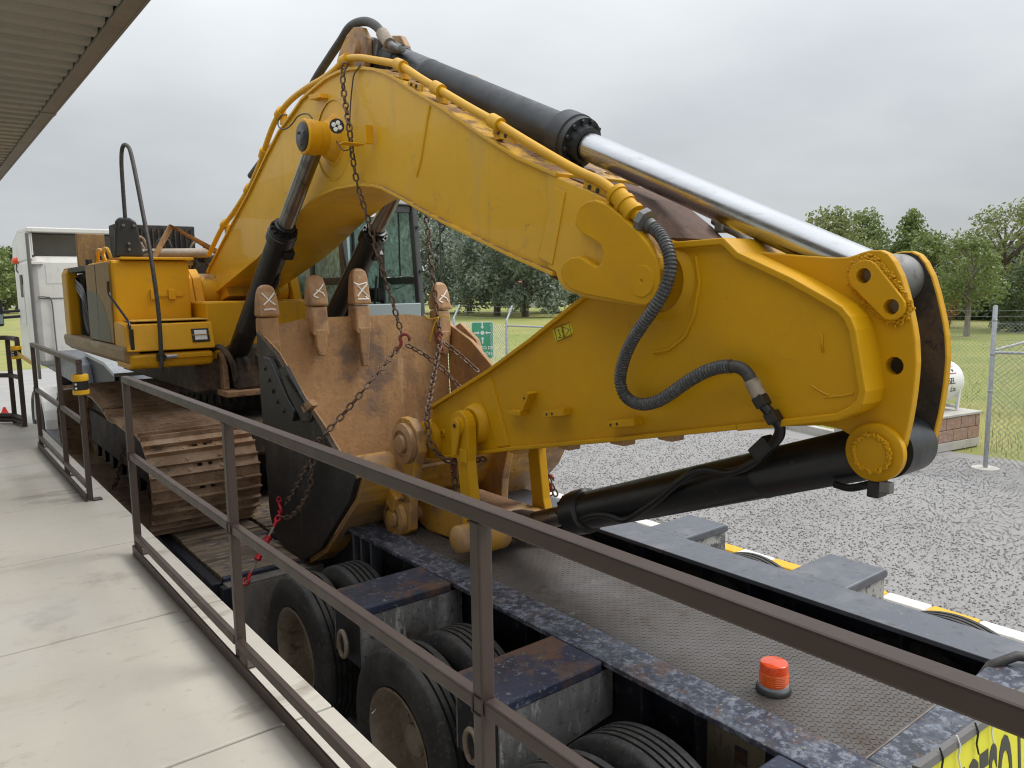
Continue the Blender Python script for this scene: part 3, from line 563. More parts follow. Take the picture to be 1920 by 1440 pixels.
# ================================================================ trailer
TZ, LZ = 1.06, .60
tr = thing('lowboy_trailer', 'worn blue lowboy trailer with a raised rear axle deck carrying the excavator', 'trailer', (3.25, 5, 0))
def tbox(nm, m, a, bev=.006): return MB().box(*a).build(nm, m, tr, bev)
# the two long beams: top flange, web, stiffeners, sloping neck down to the lower deck
for side, (x0, x1, xw) in enumerate(((2.42, 2.635, 2.53), (3.80, 4.10, 3.95))):
    m = 'trailer mottled' if side == 0 else 'trailer grey'
    MB().prism([(1.10, TZ), (5.08, TZ), (5.74, LZ+.03), (5.74, LZ), (5.08, TZ-.028), (1.10, TZ-.028)][::-1], x0, x1).build('beam_flange', m, tr, .004)
    MB().prism([(1.12, TZ-.028), (5.06, TZ-.028), (5.66, LZ), (5.66, .35), (1.12, .35)], xw-.012, xw+.012).build('beam_web', 'trailer blue dark', tr)
    MB().box(x0, x1, 1.12, 6.2, .32, .35).build('lower_flange', 'trailer blue dark', tr)
    for y in (5.02, 4.9, 4.75, 4.15, 3.45, 3.02, 2.2, 1.9) if side == 0 else (4.9, 4.2, 3.45, 2.95, 2.6, 1.7, 1.3):
        for a, b in ((x0+.02, xw-.012), (xw+.012, x1-.02)): MB().box(a, b, y, y+(.03 if y > 4.7 else .014), .35, TZ-.028).build('stiffener', 'trailer grey' if y > 4.7 else 'trailer blue dark', tr)
# cross wings: a tapered box reaching over the wheels on each side
def wing(y0, y1, side, z=TZ):
    dp = .36 if side < 0 else .20
    xi, xo = (2.42, 1.80) if side < 0 else (4.10, 4.60)
    top = 'trailer blue' if side < 0 else 'trailer grey'; sd_ = 'trailer flake' if side < 0 else 'flaked white steel'
    s = -1 if side < 0 else 1
    w = MB(); lip = .05
    pts = [(xi, z-.002), (xo+.03*-s, z-.002), (xo, z-.02), (xo, z-.06), (xi, z-.06)]
    t_ = MB().prism_y(pts, y0, y1).build('wing_top', top, tr, .012)
    e = [(xi+.08*-s, z-.061), (xo+.02*-s, z-.061), (xo+.02*-s, z-dp), (xo+.10*-s, z-dp-.025), (xi+.08*-s, z-dp+.06)]
    for ya, yb in ((y0+.012, y0+.026), (y1-.026, y1-.012)): MB().prism_y(e, ya, yb).build('wing_side', sd_, tr, .004)
    MB().prism_y([(xo+.022*-s, z-.061), (xo+.034*-s, z-.061), (xo+.114*-s, z-dp-.025), (xo+.10*-s, z-dp-.032), (xo+.02*-s, z-dp)], y0+.027, y1-.027).build('wing_end', 'trailer blue dark', tr)
    MB().box(min(xi, xo)+.12, max(xi, xo)-.02, y0+.027, y1-.027, z-dp+.03, z-dp+.05).build('wing_floor', 'trailer blue dark', tr)
    if side < 0:   # lashing ring on the outer end
        MB().tube([(xo-.012, (y0+y1)/2+.048*math.cos(a), z-.26+.075*math.sin(a)) for a in [k*math.pi/8 for k in range(17)]], .013, 8).build('lashing_ring', 'rim steel', tr)
for y0, y1 in ((3.70, 4.06), (2.43, 2.79), (1.12, 1.505)): wing(y0, y1, -1)
for y0, y1 in ((3.32, 3.66), (2.15, 2.52), (.90, 1.22)): wing(y0, y1, 1)
# the tread plate deck between the beams, and its raised lozenges
tbox('tread_plate', 'deck plate', (2.637, 3.50, 1.28, 5.06, TZ-.02, TZ-.004))
MB().prism([(5.06, TZ-.004), (5.70, LZ+.035), (5.70, LZ+.015), (5.06, TZ-.02)][::-1], 2.637, 3.79).build('sloped_plate', 'deck plate', tr)
mb = MB(); py = .034; j = 0; yy = 1.30
while yy < 5.0:
    xx = 2.655; i = 0
    while xx < 3.485:
        a = math.radians(45 if (i+j) % 2 else -45); c, s = math.cos(a), math.sin(a); l, w = .0125, .0042
        P_ = [(l, 0), (0, w), (-l, 0), (0, -w)]
        vs = [(xx+x*c-y*s, yy+x*s+y*c, TZ-.0041) for x, y in P_]+[(xx+(x*c-y*s)*.75, yy+(x*s+y*c)*.75, TZ-.0018) for x, y in P_]
        mb.add(vs, [(4, 5, 6, 7), (0, 1, 5, 4), (1, 2, 6, 5), (2, 3, 7, 6), (3, 0, 4, 7)]); xx += .0245; i += 1
    yy += .0245; j += 1
o = mb.build('tread_pattern', 'deck plate', tr); o['kind'] = 'stuff'
tbox('deck_edge_angle', 'trailer blue dark', (3.50, 3.53, 1.28, 5.06, TZ-.12, TZ-.006))
tbox('gap_floor', 'trailer blue dark', (3.53, 3.80, 1.28, 5.06, .5, .52))
for y in (2.05, 2.9, 3.62, 4.4): MB().prism_y([(3.535, .55), (3.535, TZ-.05), (3.60, TZ-.12), (3.94, TZ-.3), (3.94, .55)], y, y+.015).build('gusset', 'trailer grey', tr)
for k in range(3): MB().tube([(3.62+.05*k, 1.3, .78-.03*k), (3.66+.05*k, 2.4, .74), (3.63+.04*k, 3.4, .8-.04*k), (3.65, 4.9, .7)], .014, 8).build('air_hose', 'hose rubber', tr)
# rear cross member
tbox('rear_beam', 'trailer mottled', (2.636, 3.799, 1.08, 1.278, TZ-.03, TZ))
tbox('rear_beam_web', 'trailer blue dark', (2.45, 4.08, 1.10, 1.118, .3, TZ-.03))
MB().box(2.62, 2.78, 1.02, 1.079, TZ-.012, TZ+.002).build('hinge_lug', 'rim steel', tr, .003)
MB().tube([(3.62, 1.33, .80), (3.66, 1.31, .95), (3.74, 1.27, 1.06), (3.84, 1.2, 1.10), (3.98, 1.05, 1.08)], .022, 10).build('conduit', 'hose rubber', tr)
# data plate on the left beam web
MB().box(2.512, 2.517, 1.62, 1.92, .68, .98).build('data_plate', 'data plate', tr)
MB().box(2.509, 2.5115, 1.70, 1.76, .86, .93).build('data_plate_logo', 'trailer blue', tr)
# lower deck with timber planks, side rail, and the grimy plate in front of the first wheel
tbox('lower_deck_frame', 'trailer blue dark', (1.68, 4.82, 5.76, 14.4, LZ-.25, LZ-.012))
tbox('side_rail', 'trailer blue dark', (1.62, 1.70, 5.76, 14.4, LZ-.22, LZ+.02), .01)
tbox('side_rail', 'trailer blue dark', (4.80, 4.88, 5.76, 14.4, LZ-.22, LZ+.02), .01)
y = 5.80
while y < 14.2:
    w = random.uniform(.19, .27); x1 = random.uniform(2.36, 2.40); dz = random.uniform(-.004, .012)
    if y < 9.5: MB().box(1.705, x1, y, y+w-.008, LZ-.01, LZ+.045+dz).build('plank', 'plank wood', tr, .006)
    if y < 8: MB().box(2.44, 3.95, y, y+w-.008, LZ-.01, LZ+.03+dz).build('plank', 'plank wood', tr, .006)
    if y < 12: MB().box(4.05, 4.79, y, y+w-.008, LZ-.01, LZ+.045+dz).build('plank', 'plank wood', tr, .006)
    y += w
tbox('deck_strip', 'trailer blue', (1.71, 2.52, 5.752, 5.80, LZ-.02, LZ+.05), .01)
tbox('guard_plate', 'grime plate', (1.74, 2.46, 5.62, 5.64, .1, LZ+.0), .004)
tbox('guard_plate_top', 'grime plate', (1.70, 2.46, 5.625, 5.75, LZ, LZ+.02), .006)
tbox('guard_block', 'trailer blue dark', (1.66, 1.74, 5.61, 5.70, .15, LZ+.018), .004)
# front gooseneck, under and behind the excavator, up to the tractor
gn = MB().prism([(14.0, LZ-.2), (14.0, LZ+.2), (14.5, 1.62), (14.8, 1.72), (18.8, 1.72), (18.8, 1.3), (14.9, 1.25), (14.6, .4)], 2.2, 4.3).build('gooseneck', 'trailer grey', tr, .01)
MB().prism([(12.6, 1.62), (13.3, 1.74), (14.9, 1.80), (14.9, 1.74), (13.3, 1.68), (12.6, 1.56)][::-1], 2.35, 3.15).build('gooseneck_ramp', 'galvanised', tr, .006)
MB().prism([(12.6, 1.55), (13.3, 1.67), (14.9, 1.73), (14.9, .62), (13.2, .62)], 2.36, 2.42).build('ramp_side', 'trailer blue dark', tr, .004)
# wheels
def tyre_profile(w, R):
    h = w/2; pr = [(-h+.035, .29), (-h+.01, .33), (-h, .40), (-h+.012, R-.05), (-h+.028, R-.018), (-h+.035, R-.006), (-h+.045, R)]
    gw = (w-.09)/5
    for k in range(4):
        c = -h+.045+gw*(k+1)
        pr += [(c-.007, R+.002), (c-.005, R-.014), (c+.005, R-.014), (c+.007, R+.002)]
    pr += [(h-.045, R), (h-.035, R-.006), (h-.028, R-.018), (h-.012, R-.05), (h, .40), (h-.01, .33), (h-.035, .29)]
    return pr
R_ = .485
tyme = MB().lathe((0, 0, 0), (1, 0, 0), tyre_profile(.27, R_), 72).mesh('tyre', 'tyre rubber')
rim = MB().lathe((0, 0, 0), (1, 0, 0), [(-.115, .300), (-.12, .288), (-.10, .278), (-.05, .262), (.02, .255), (.045, .245), (.06, .2), (.075, .12), (.075, 0)], 48)
rmme = rim.mesh('rim', 'rim steel')
nutme = MB()
for k in range(8):
    a = k*math.pi/4; nutme.cyl((.02, .15*math.cos(a), .15*math.sin(a)), (.08, .15*math.cos(a), .15*math.sin(a)), .014, n=6)
nutme.lathe((0, 0, 0), (1, 0, 0), [(-.03, 0), (-.03, .07), (-.02, .085), (.075, .09)], 24)
ntme = nutme.mesh('hub', 'rim steel')
valme = MB().cyl((-.10, .05, .262), (-.125, .06, .25), .006, n=6).mesh('valve', 'chrome')
def wheel(x, y, flip):
    w = link(bpy.data.objects.new('wheel', tyme)); adopt(w, tr)
    M_ = Matrix.Translation((x, y, R_)) @ Matrix.Rotation(math.pi if flip else 0, 4, 'Z') @ Matrix.Rotation(random.uniform(0, 6), 4, 'X'); w.matrix_basis = M_
    w.name = 'wheel'
    for nm, me in (('rim', rmme), ('hub', ntme), ('valve', valme)):
        c = link(bpy.data.objects.new(nm, me)); c.parent = w
for y in (4.56, 3.25, 1.97):
    wheel(1.885, y, False); wheel(2.20, y, True); wheel(4.02, y-.3, False); wheel(4.33, y-.3, True)
    MB().cyl((2.0, y, R_), (4.3, y-.28, R_), .075, n=16).build('axle', 'undercarriage', tr)
# ---------------------------------------------------------------- warning beacon on the tread plate
bc = thing('warning_beacon', 'orange flashing beacon standing on the tread plate', 'beacon', (2.80, 1.775, TZ))
c = (2.80, 1.775, TZ-.002)
MB().lathe(c, (0, 0, 1), [(0, .074), (.012, .074), (.02, .069), (.022, .066), (.026, .0)], 36).build('base', 'dark plastic', bc)
MB().lathe(c, (0, 0, 1), [(.022, .064), (.034, .062), (.034, 0)], 36).build('collar', 'galvanised', bc)
MB().lathe(c, (0, 0, 1), [(.0345, .060), (.04, .061), (.088, .0600), (.090, .0590)], 36).build('lens_lower', 'orange lens dark', bc)
MB().lathe(c, (0, 0, 1), [(.0902, .0595), (.120, .0590), (.127, .057), (.130, .052), (.132, 0)], 36).build('lens_cap', 'orange lens', bc)
for k in range(6): MB().lathe(c, (0, 0, 1), [(.041+k*.008, .0605), (.044+k*.008, .0618), (.047+k*.008, .0602)], 36).build('lens_ring', 'orange lens dark', bc)
# ---------------------------------------------------------------- oversize load banner tied to the rear
bn = thing('oversize_banner', 'yellow banner with tall black letters tied across the trailer rear', 'banner', (3.5, 1.0, .5))
bb = basis((3.40, 1.042, .885), (1, 0, -.07), (0, .10, 1))
def bsheet(nm, m, pts, dz, t=.003):
    n = len(pts); MB().add([bb @ Vector((x, y, dz)) for x, y in pts]+[bb @ Vector((x, y, dz+t)) for x, y in pts], [tuple(range(n))[::-1], tuple(range(n, 2*n))]+[(i, (i+1) % n, n+(i+1) % n, n+i) for i in range(n)]).build(nm, m, bn)
bsheet('banner_sheet', 'banner yellow', [(-.86, -.40), (.95, -.40), (.95, .20), (-.86, .20)], 0)
bsheet('frame_top', 'trim grey', [(-.88, .205), (.98, .205), (.98, .235), (-.88, .235)], -.012, .025)
text_mesh('lettering', 'EXCESO DE', .46, 'banner letter', bn, bb @ Matrix.Translation((-.25, -.075, .0045)), .001, .40, .010)
for k, x in enumerate((-.72, -.58, -.42, -.28, -.1, .1)):
    MB().tube([bb @ Vector((x, .25, .01)), bb @ Vector((x+.008, .215, .018)), bb @ Vector((x+.005, .17, .012)), bb @ Vector((x+.012, .13, .016))], .0035, 6).build('cable_tie', 'sign white' if k % 2 else 'belt black', bn)

# ================================================================ excavator
XC = 3.10
ex = thing('excavator', 'large yellow tracked excavator loaded on the trailer with its arm folded back', 'excavator', (3.1, 8, LZ))
def epart(mb, nm, m, bev=0, parent=None): return mb.build(nm, m, parent or ex, bev)
def mir(x): return 2*XC-x
# ---------------------------------------------------------------- boom
BT = [(9.207,3.017),(8.291,3.478),(7.700,3.763),(7.186,4.050),(6.864,4.210),(6.561,4.304),(6.335,4.384),(6.105,4.420),(5.869,4.449),(5.649,4.450),(5.495,4.436),(5.349,4.411),(5.208,4.380),(5.082,4.345),(4.960,4.300),(4.835,4.245),(4.715,4.184),(4.600,4.119),(4.279,3.956),(3.806,3.694),(3.470,3.516),(3.128,3.376)]
BB = [(9.020,2.784),(8.265,2.966),(7.548,3.138),(7.028,3.303),(6.599,3.453),(6.247,3.552),(6.062,3.586),(5.888,3.602),(5.731,3.610),(5.572,3.605),(5.411,3.599),(5.283,3.585),(5.143,3.565),(5.009,3.535),(4.764,3.447),(4.535,3.354),(4.214,3.234),(3.827,3.100),(3.516,2.994),(3.147,2.879)]
boom = epart(MB().prism(BT+BB[::-1], 2.785, mir(2.785)), 'boom', 'yellow boom paint')
boom['_o'] = (3.1, 8, LZ)
def sub(mb, nm, m, par, bev=0):
    o = mb.build(nm, m, None, bev); o.parent = par; o.matrix_parent_inverse = Matrix.Identity(4) if par.type == 'MESH' else o.matrix_parent_inverse
    return o
def bsub(mb, nm, m, bev=0): return sub(mb, nm, m, boom, bev)
bsub(MB().strip(BT[::-1], 2.762, mir(2.762), .022), 'top_flange', 'yellow boom paint', .004)
bsub(MB().strip(BB, 2.755, mir(2.755), .022), 'bottom_flange', 'yellow boom paint', .004)
# weld seams and splice bands on the near side plate
for s_ in ("805,200 783,322", "660,262 660,345"):
    pass
def weld(par, pts, X, r=.008): return sub(MB().tube([(X, y, z) for y, z in pts], r, 6), 'weld_seam', par.data.materials[0].name, par)
weld(boom, [(4.369,3.975),(4.406,3.891),(4.451,3.774),(4.499,3.650),(4.559,3.554)], 2.783, .011)
band = [(3.141,3.336),(3.053,3.291),(3.164,2.917),(3.275,2.961)]; bsub(MB().prism(band, 2.765, 2.80), 'splice_plate', 'yellow boom paint', .003); weld(boom, [(3.148,3.332),(3.216,3.153),(3.286,2.964)], 2.78, .010)
# boom foot: flared bearing boss between the frame brackets
fy, fz = [(9.061,2.816)][0]
bsub(MB().lathe((2.60, fy, fz), (1, 0, 0), [(0, 0), (0, .17), (.02, .19), (.17, .19), (.24, .17), (2*(XC-2.60)-.24, .17), (2*(XC-2.60), .19), (2*(XC-2.60), 0)], 36), 'foot_boss', 'yellow boom paint')
bsub(MB().prism([(fy-.30, fz+.19), (fy+.12, fz+.15), (fy+.05, fz-.17), (fy-.45, fz-.06)], 2.80, mir(2.80)), 'foot_web', 'yellow boom paint', .01)
# boom cylinder cross tube
py_, pz_ = [(5.800,3.981)][0]
bsub(MB().lathe((2.53, py_, pz_), (1, 0, 0), [(.0, 0), (.0, .125), (.01, .135), (.10, .135), (.105, .128), (.175, .128), (.20, .15), (.245, .17), (.25, .20), (.26, .21)], 40), 'cylinder_boss', 'yellow paint')
bsub(MB().lathe((2.515, py_, pz_), (1, 0, 0), [(0, 0), (0, .10), (.008, .112), (.02, .112)], 32), 'boss_cap', 'black paint')
for k in range(3):
    a = k*2.1+.6; bsub(MB().cyl((2.505, py_+.06*math.cos(a), pz_+.06*math.sin(a)), (2.516, py_+.06*math.cos(a), pz_+.06*math.sin(a)), .012, n=6), 'cap_bolt', 'grey steel')
bsub(MB().lathe((2.776, py_, pz_), (1, 0, 0), [(0, .30), (.0, .31), (.009, .32)], 48), 'boss_ring', 'yellow boom paint')
bsub(MB().lathe((mir(2.53), py_, pz_), (-1, 0, 0), [(.0, 0), (.0, .13), (.17, .13), (.25, .2)], 32), 'cylinder_boss', 'yellow paint')
# work lamp and its bracket
lm = [(5.312,3.971),(5.214,3.917),(5.048,3.909),(5.184,3.868),(5.373,3.897)]
bsub(MB().box(2.705, 2.77, lm[1][0]-.10, lm[1][0]-.085, lm[1][1]-.075, lm[1][1]+.06), 'lamp_bracket', 'yellow paint', .006)
bsub(MB().box(2.54, 2.70, lm[1][0]-.10, lm[1][0]+.0, lm[1][1]-.085, lm[1][1]-.075), 'lamp_shelf', 'yellow paint', .004)
lc = (2.575, lm[0][0]-.02, lm[0][1]+.005); ldir = Vector((-.55, -.82, -.1))
bsub(MB().lathe(lc, ldir, [(-.03, 0), (-.03, .03), (0, .052), (.02, .054), (.022, .0)], 12, False), 'lamp_housing', 'black paint')
for k in range(4):
    u = ldir.orthogonal().normalized(); w = ldir.normalized().cross(u); a = k*math.pi/2+.5; bsub(MB().lathe(Vector(lc)+(u*math.cos(a)+w*math.sin(a))*.024+ldir.normalized()*.021, ldir, [(0, .017), (.004, .014), (.006, 0)], 12), 'lamp_lens', 'lens')
bsub(MB().tube(smooth_path([(2.740,5.437,3.921),(2.740,5.381,3.862),(2.740,5.533,3.857),(2.740,5.637,3.928),(2.740,5.679,3.975)]), .005, 6), 'lamp_cable', 'hose rubber')
bsub(MB().tube(smooth_path([(2.720,5.992,4.146),(2.720,6.118,4.227),(2.720,6.300,4.247),(2.720,6.440,4.206),(2.720,6.595,4.188),(2.720,6.734,4.229),(2.720,6.738,4.288),(2.720,6.637,4.315),(2.720,6.545,4.295)]), .006, 6), 'grease_line', 'hose rubber')
bsub(MB().tube(smooth_path([(2.755,5.242,4.419),(2.755,5.348,4.374),(2.755,5.390,4.288),(2.755,5.428,4.162),(2.755,5.459,4.012)]), .005, 6), 'grease_line', 'hose rubber')
for s_ in ("583,180 601,180 601,188 583,188",):
    b4 = [(6.084,4.370),(5.883,4.346),(5.857,4.309),(6.058,4.327)]; bsub(MB().prism(b4, 2.715, 2.785), 'clip_bracket', 'yellow paint', .003)
# hydraulic pipe along the near shoulder of the boom
pp = smooth_path([(2.790,9.152,3.221),(2.790,8.871,3.374),(2.790,8.609,3.501),(2.790,8.259,3.614),(2.790,7.764,3.808),(2.790,7.569,3.914),(2.790,7.378,4.039),(2.790,7.221,4.173),(2.790,7.044,4.298),(2.790,6.867,4.379),(2.790,6.616,4.441),(2.790,6.273,4.473),(2.790,5.959,4.479),(2.790,5.733,4.499),(2.790,5.545,4.531),(2.790,5.338,4.498),(2.790,5.112,4.431),(2.790,4.798,4.331),(2.790,4.673,4.275),(2.790,4.474,4.164),(2.790,4.225,4.033),(2.790,3.938,3.883),(2.790,3.674,3.750),(2.790,3.407,3.607),(2.790,3.162,3.479),(2.790,2.976,3.386),(2.790,2.840,3.328),(2.790,2.758,3.282),(2.790,2.710,3.241)], 5)
bsub(MB().tube(pp, .026, 12), 'hydraulic_pipe', 'yellow pipe paint')
pp2 = [Vector((mir(p.x), p.y, p.z)) for p in pp]
bsub(MB().tube(pp2, .026, 8), 'hydraulic_pipe', 'brown panel')
for p_ in [(2.790,8.571,3.510),(2.790,7.764,3.808),(2.790,7.317,4.080),(2.790,6.854,4.377),(2.790,5.545,4.531),(2.790,4.728,4.305),(2.790,4.286,4.065),(2.790,3.664,3.745)]:
    q = Vector(p_); j = min(range(len(pp)), key=lambda k: (pp[k]-q).length); d = (pp[min(j+1, len(pp)-1)]-pp[j-1]).normalized()
    bsub(MB().cyl(pp[j]-d*.045, pp[j]+d*.045, .042, n=16), 'pipe_clamp', 'yellow pipe paint')
    bsub(MB().obox(pp[j]+Vector((.03, 0, -.05)), (.05, .07, .09), Matrix.Identity(3)), 'clamp_foot', 'yellow pipe paint', .004)
for s_ in ("765,150 812,170", "930,245 962,262", "1095,345 1138,365"):
    pass
for a_ in ([(4.653,4.190),(4.479,4.126),(4.495,4.089),(4.669,4.158)], [(3.708,3.733),(3.514,3.651),(3.525,3.609),(3.720,3.693)], [(2.943,3.340),(2.775,3.274),(2.782,3.228),(2.952,3.296)]):
    o = bsub(MB().prism(a_, 2.795, 2.812), 'hose_bracket', 'yellow boom paint', .002)
    for k in (.25, .6): y = a_[0][0]*(1-k)+a_[1][0]*k; z = (a_[0][1]+a_[3][1])/2*(1-k)+(a_[1][1]+a_[2][1])/2*k; bsub(MB().cyl((2.79, y, z), (2.796, y, z), .012, n=10), 'bolt_hole', 'print black')
fit = [(2.770,2.691,3.248),(2.770,2.630,3.192),(2.770,2.568,3.136),(2.770,2.517,3.108),(2.770,2.450,3.063)]
bsub(MB().cyl(fit[0], fit[2], .048, n=20), 'pipe_sleeve', 'yellow stick paint')
for t_ in (.05, .5, .95): a, b = Vector(fit[0]), Vector(fit[2]); c = a.lerp(b, t_); d = (b-a).normalized()*.012; bsub(MB().cyl(c-d, c+d, .055, n=20), 'sleeve_band', 'yellow stick paint')
a, b = Vector(fit[2]), Vector(fit[3]); bsub(MB().cyl(a, b, .03, n=14), 'pipe_end', 'yellow stick paint')
d = (b-a).normalized(); bsub(MB().lathe(b, d, [(0, 0), (0, .062), (.035, .062), (.035, 0)], 8, False), 'hose_flange', 'grey steel')
# boom nose: two fork plates holding the stick, raised pads and pin
FE = [(3.201,3.413),(3.128,3.379),(2.963,3.311),(2.885,3.284),(2.756,3.229),(2.557,3.086),(2.410,2.951),(2.390,2.868),(2.399,2.819),(2.430,2.738),(2.496,2.695),(2.927,2.742),(3.075,2.784),(3.117,2.822),(3.147,2.879),(3.208,2.901)]
bsub(MB().prism(FE, 2.772, 2.86), 'fork_plate', 'yellow boom paint', .008)
bsub(MB().prism([(3.843,3.554),(3.592,3.503),(3.315,3.426),(3.102,3.353),(2.902,3.256),(2.715,3.131),(2.531,3.003),(2.526,2.781),(3.314,2.723),(3.852,2.862)], 3.345, 3.425), 'fork_plate', 'fork rust', .008)
for a_ in ([(2.970,3.331),(2.809,3.246),(2.823,3.213),(2.986,3.292)], [(2.750,3.212),(2.579,3.098),(2.592,3.066),(2.764,3.174)]): bsub(MB().prism(a_, 3.33, 3.345), 'hose_bracket', 'fork rust', .003)
bsub(MB().tube(smooth_path([(3.360,2.552,3.135),(3.360,2.478,3.094),(3.360,2.403,3.059),(3.360,2.348,3.006)], 4), .028, 10), 'pipe_end', 'grey steel')
bsub(MB().obox(Vector([(3.360,2.498,3.109)][0]), (.09, .05, .09), Matrix.Identity(3)), 'hose_flange', 'grey steel', .008)
PD = [(2.935,3.111),(2.923,3.168),(2.895,3.203),(2.848,3.222),(2.788,3.224),(2.706,3.194),(2.607,3.130),(2.511,3.056),(2.438,2.988),(2.389,2.926),(2.366,2.872),(2.362,2.811),(2.390,2.739),(2.451,2.704),(2.553,2.716),(2.866,2.759),(2.982,2.790),(3.031,2.829),(3.048,2.882),(3.022,2.926),(2.964,2.951),(2.900,2.951),(2.777,2.894),(2.739,2.918),(2.725,2.952),(2.747,2.999),(2.799,3.028),(2.884,3.065)]
bsub(MB().prism(PD, 2.72, 2.771), 'reinforcing_pad', 'yellow stick paint', .008)
PY, PZ = [(2.472,2.820)][0]
bsub(MB().lathe((2.722, PY, PZ), (-1, 0, 0), [(-.01, 0), (-.01, .080), (.003, .080), (.003, .074), (.0065, .072), (.0065, .012), (.002, .008), (.002, 0)], 40), 'pivot_pin', 'yellow stick paint')
bsub(MB().prism([(3.316,3.461),(3.128,3.376),(3.147,2.879),(3.326,2.936)], 2.80, mir(2.80)), 'nose_web', 'fork rust')
bsub(MB().strip([(3.128,3.360),(2.964,3.303),(2.885,3.276),(2.756,3.222),(2.557,3.078),(2.483,3.011)][::-1], 2.865, mir(2.865), .02), 'nose_top', 'fork rust')
# lugs on the crown that hold the stick cylinder, with the heavy hose
sy, sz = [(5.573,4.636)][0]
for x0 in (2.90, 3.24): bsub(MB().prism([(sy+.70, sz-.46), (sy+.42, sz-.10), (sy+.30, sz+.05), (sy+.16, sz+.14), (sy+.04, sz+.17), (sy-.08, sz+.14), (sy-.15, sz+.05), (sy-.15, sz-.08), (sy-.05, sz-.25), (sy-.12, sz-.52)], x0, x0+.055), 'cylinder_lug', 'old yellow', .008)
bsub(MB().cyl((2.86, sy, sz), (3.34, sy, sz), .06, n=24), 'lug_pin', 'tooth steel')
bsub(MB().cyl((2.893, sy+.17, sz-.1), (2.899, sy+.17, sz-.1), .04, n=16), 'lug_hole', 'print black')
# mud lying along the crown plate
mb = MB()
for k in range(160):
    i = random.randint(9, len(BT)-2); t_ = random.random(); y = BT[i][0]*(1-t_)+BT[i+1][0]*t_; z = BT[i][1]*(1-t_)+BT[i+1][1]*t_+.022
    mb.ball((random.uniform(2.88, 3.35), y, z), (random.uniform(.01, .05), random.uniform(.01, .05), random.uniform(.004, .016)), 6)
o = bsub(mb, 'caked_mud', 'mud'); o['kind'] = 'stuff'
# ---------------------------------------------------------------- stick
SF = [(2.387,2.969),(2.118,2.972),(2.047,2.911),(1.782,2.796),(1.616,2.711),(1.571,2.685),(1.540,2.652),(1.521,2.612),(1.473,2.387),(1.480,2.351),(1.509,2.321),(1.564,2.289),(2.023,2.184),(2.778,2.016),(3.665,1.827),(4.457,1.636),(4.534,1.761),(4.591,1.891),(4.566,1.955),(3.867,2.267),(3.452,2.478),(2.996,2.729),(2.776,2.843),(2.631,2.892)]
stick = epart(MB().prism(SF, 2.862, mir(2.862)), 'stick', 'yellow stick paint')
def ssub(mb, nm, m, bev=0): return sub(mb, nm, m, stick, bev)
loop = SF[::-1] if sum(SF[i][0]*SF[(i+1) % len(SF)][1]-SF[(i+1) % len(SF)][0]*SF[i][1] for i in range(len(SF))) > 0 else SF
up_ = [p for p in SF[:11]]
ssub(MB().strip(SF[:13][::-1], 2.835, mir(2.835), .03), 'edge_flange', 'yellow stick paint', .006)
ssub(MB().strip(SF[12:16][::-1], 2.832, mir(2.832), .024), 'bottom_flange', 'yellow stick paint', .005)
ssub(MB().strip(SF[18:23][::-1], 2.832, mir(2.832), .024), 'top_flange', 'yellow stick paint', .005)
for a_ in ([(4.041,1.769),(4.108,1.930),(4.152,2.049)], ):
    pass
bandp = [(3.996,2.181),(3.856,2.247),(3.676,1.832),(3.796,1.807)]; ssub(MB().prism(bandp, 2.852, 2.870), 'splice_plate', 'yellow stick paint', .003)
weld(stick, [(3.881,2.237),(3.786,2.037),(3.699,1.833)], 2.858, .009)
weld(stick, [(2.268,2.930),(2.247,2.809),(2.275,2.663),(2.326,2.562),(2.421,2.495),(2.522,2.476)], 2.858, .010)
weld(stick, [(1.625,2.345),(1.547,2.359),(1.504,2.372)], 2.8615, .004); weld(stick, [(1.684,2.389),(1.637,2.365),(1.603,2.353)], 2.8615, .004)
weld(stick, [(1.646,2.600),(1.636,2.526)], 2.86, .005)
# pivot boss beside the fork
ssub(MB().lathe((2.835, PY, PZ), (1, 0, 0), [(0, .15), (.01, .17), (.03, .195), (.032, .2)], 48), 'pivot_boss', 'yellow stick paint')
# nose plates carrying the two cylinder pins
NP = [(2.090,2.948),(1.827,2.916),(1.667,2.900),(1.615,2.901),(1.587,2.908),(1.559,2.917),(1.525,2.924),(1.487,2.922),(1.458,2.908),(1.432,2.877),(1.403,2.822),(1.380,2.754),(1.361,2.685),(1.348,2.633),(1.338,2.581),(1.330,2.497),(1.331,2.440),(1.334,2.383),(1.339,2.325),(1.346,2.266),(1.362,2.170),(1.376,2.123),(1.394,2.084),(1.416,2.059),(1.447,2.044),(1.491,2.058),(1.533,2.102),(1.552,2.140),(1.576,2.179),(1.621,2.199),(1.703,2.204),(1.985,2.161)]
for x0, x1, m in ((2.985, 3.032, 'yellow stick paint'), (3.25, 3.297, 'yellow stick paint')):
    pass
hp = [(1.462,2.131),(1.533,2.825),(1.420,2.705),(1.411,2.477)]
for x0, x1 in ((2.985, 3.032), (3.25, 3.297)):
    o = MB().prism(NP, x0, x1).build('nose_plate', 'yellow stick paint', None, .006); carve(o, [MB().cyl((x0-.02, *hp[3]), (x1+.02, *hp[3]), .036, n=12)]+([MB().cyl((x0-.02, *hp[k]), (x0+.04, *hp[k]), .031, n=20) for k in (1, 2)] if x0 < 3 else [])); o.parent = stick
for x0 in (3.0325, 3.2483):   # a thin dark brown sheet over each inner face
    cy_, cz_ = (1.75, 2.5); ssub(MB().prism([(cy_+(y-cy_)*.985, cz_+(z-cz_)*.985) for y, z in NP], x0, x0+.0015), 'dark_inner_face', 'undercarriage')
    carve(stick.children[-1], [MB().cyl((x0-.02, *hp[3]), (x0+.02, *hp[3]), .036, n=12)])
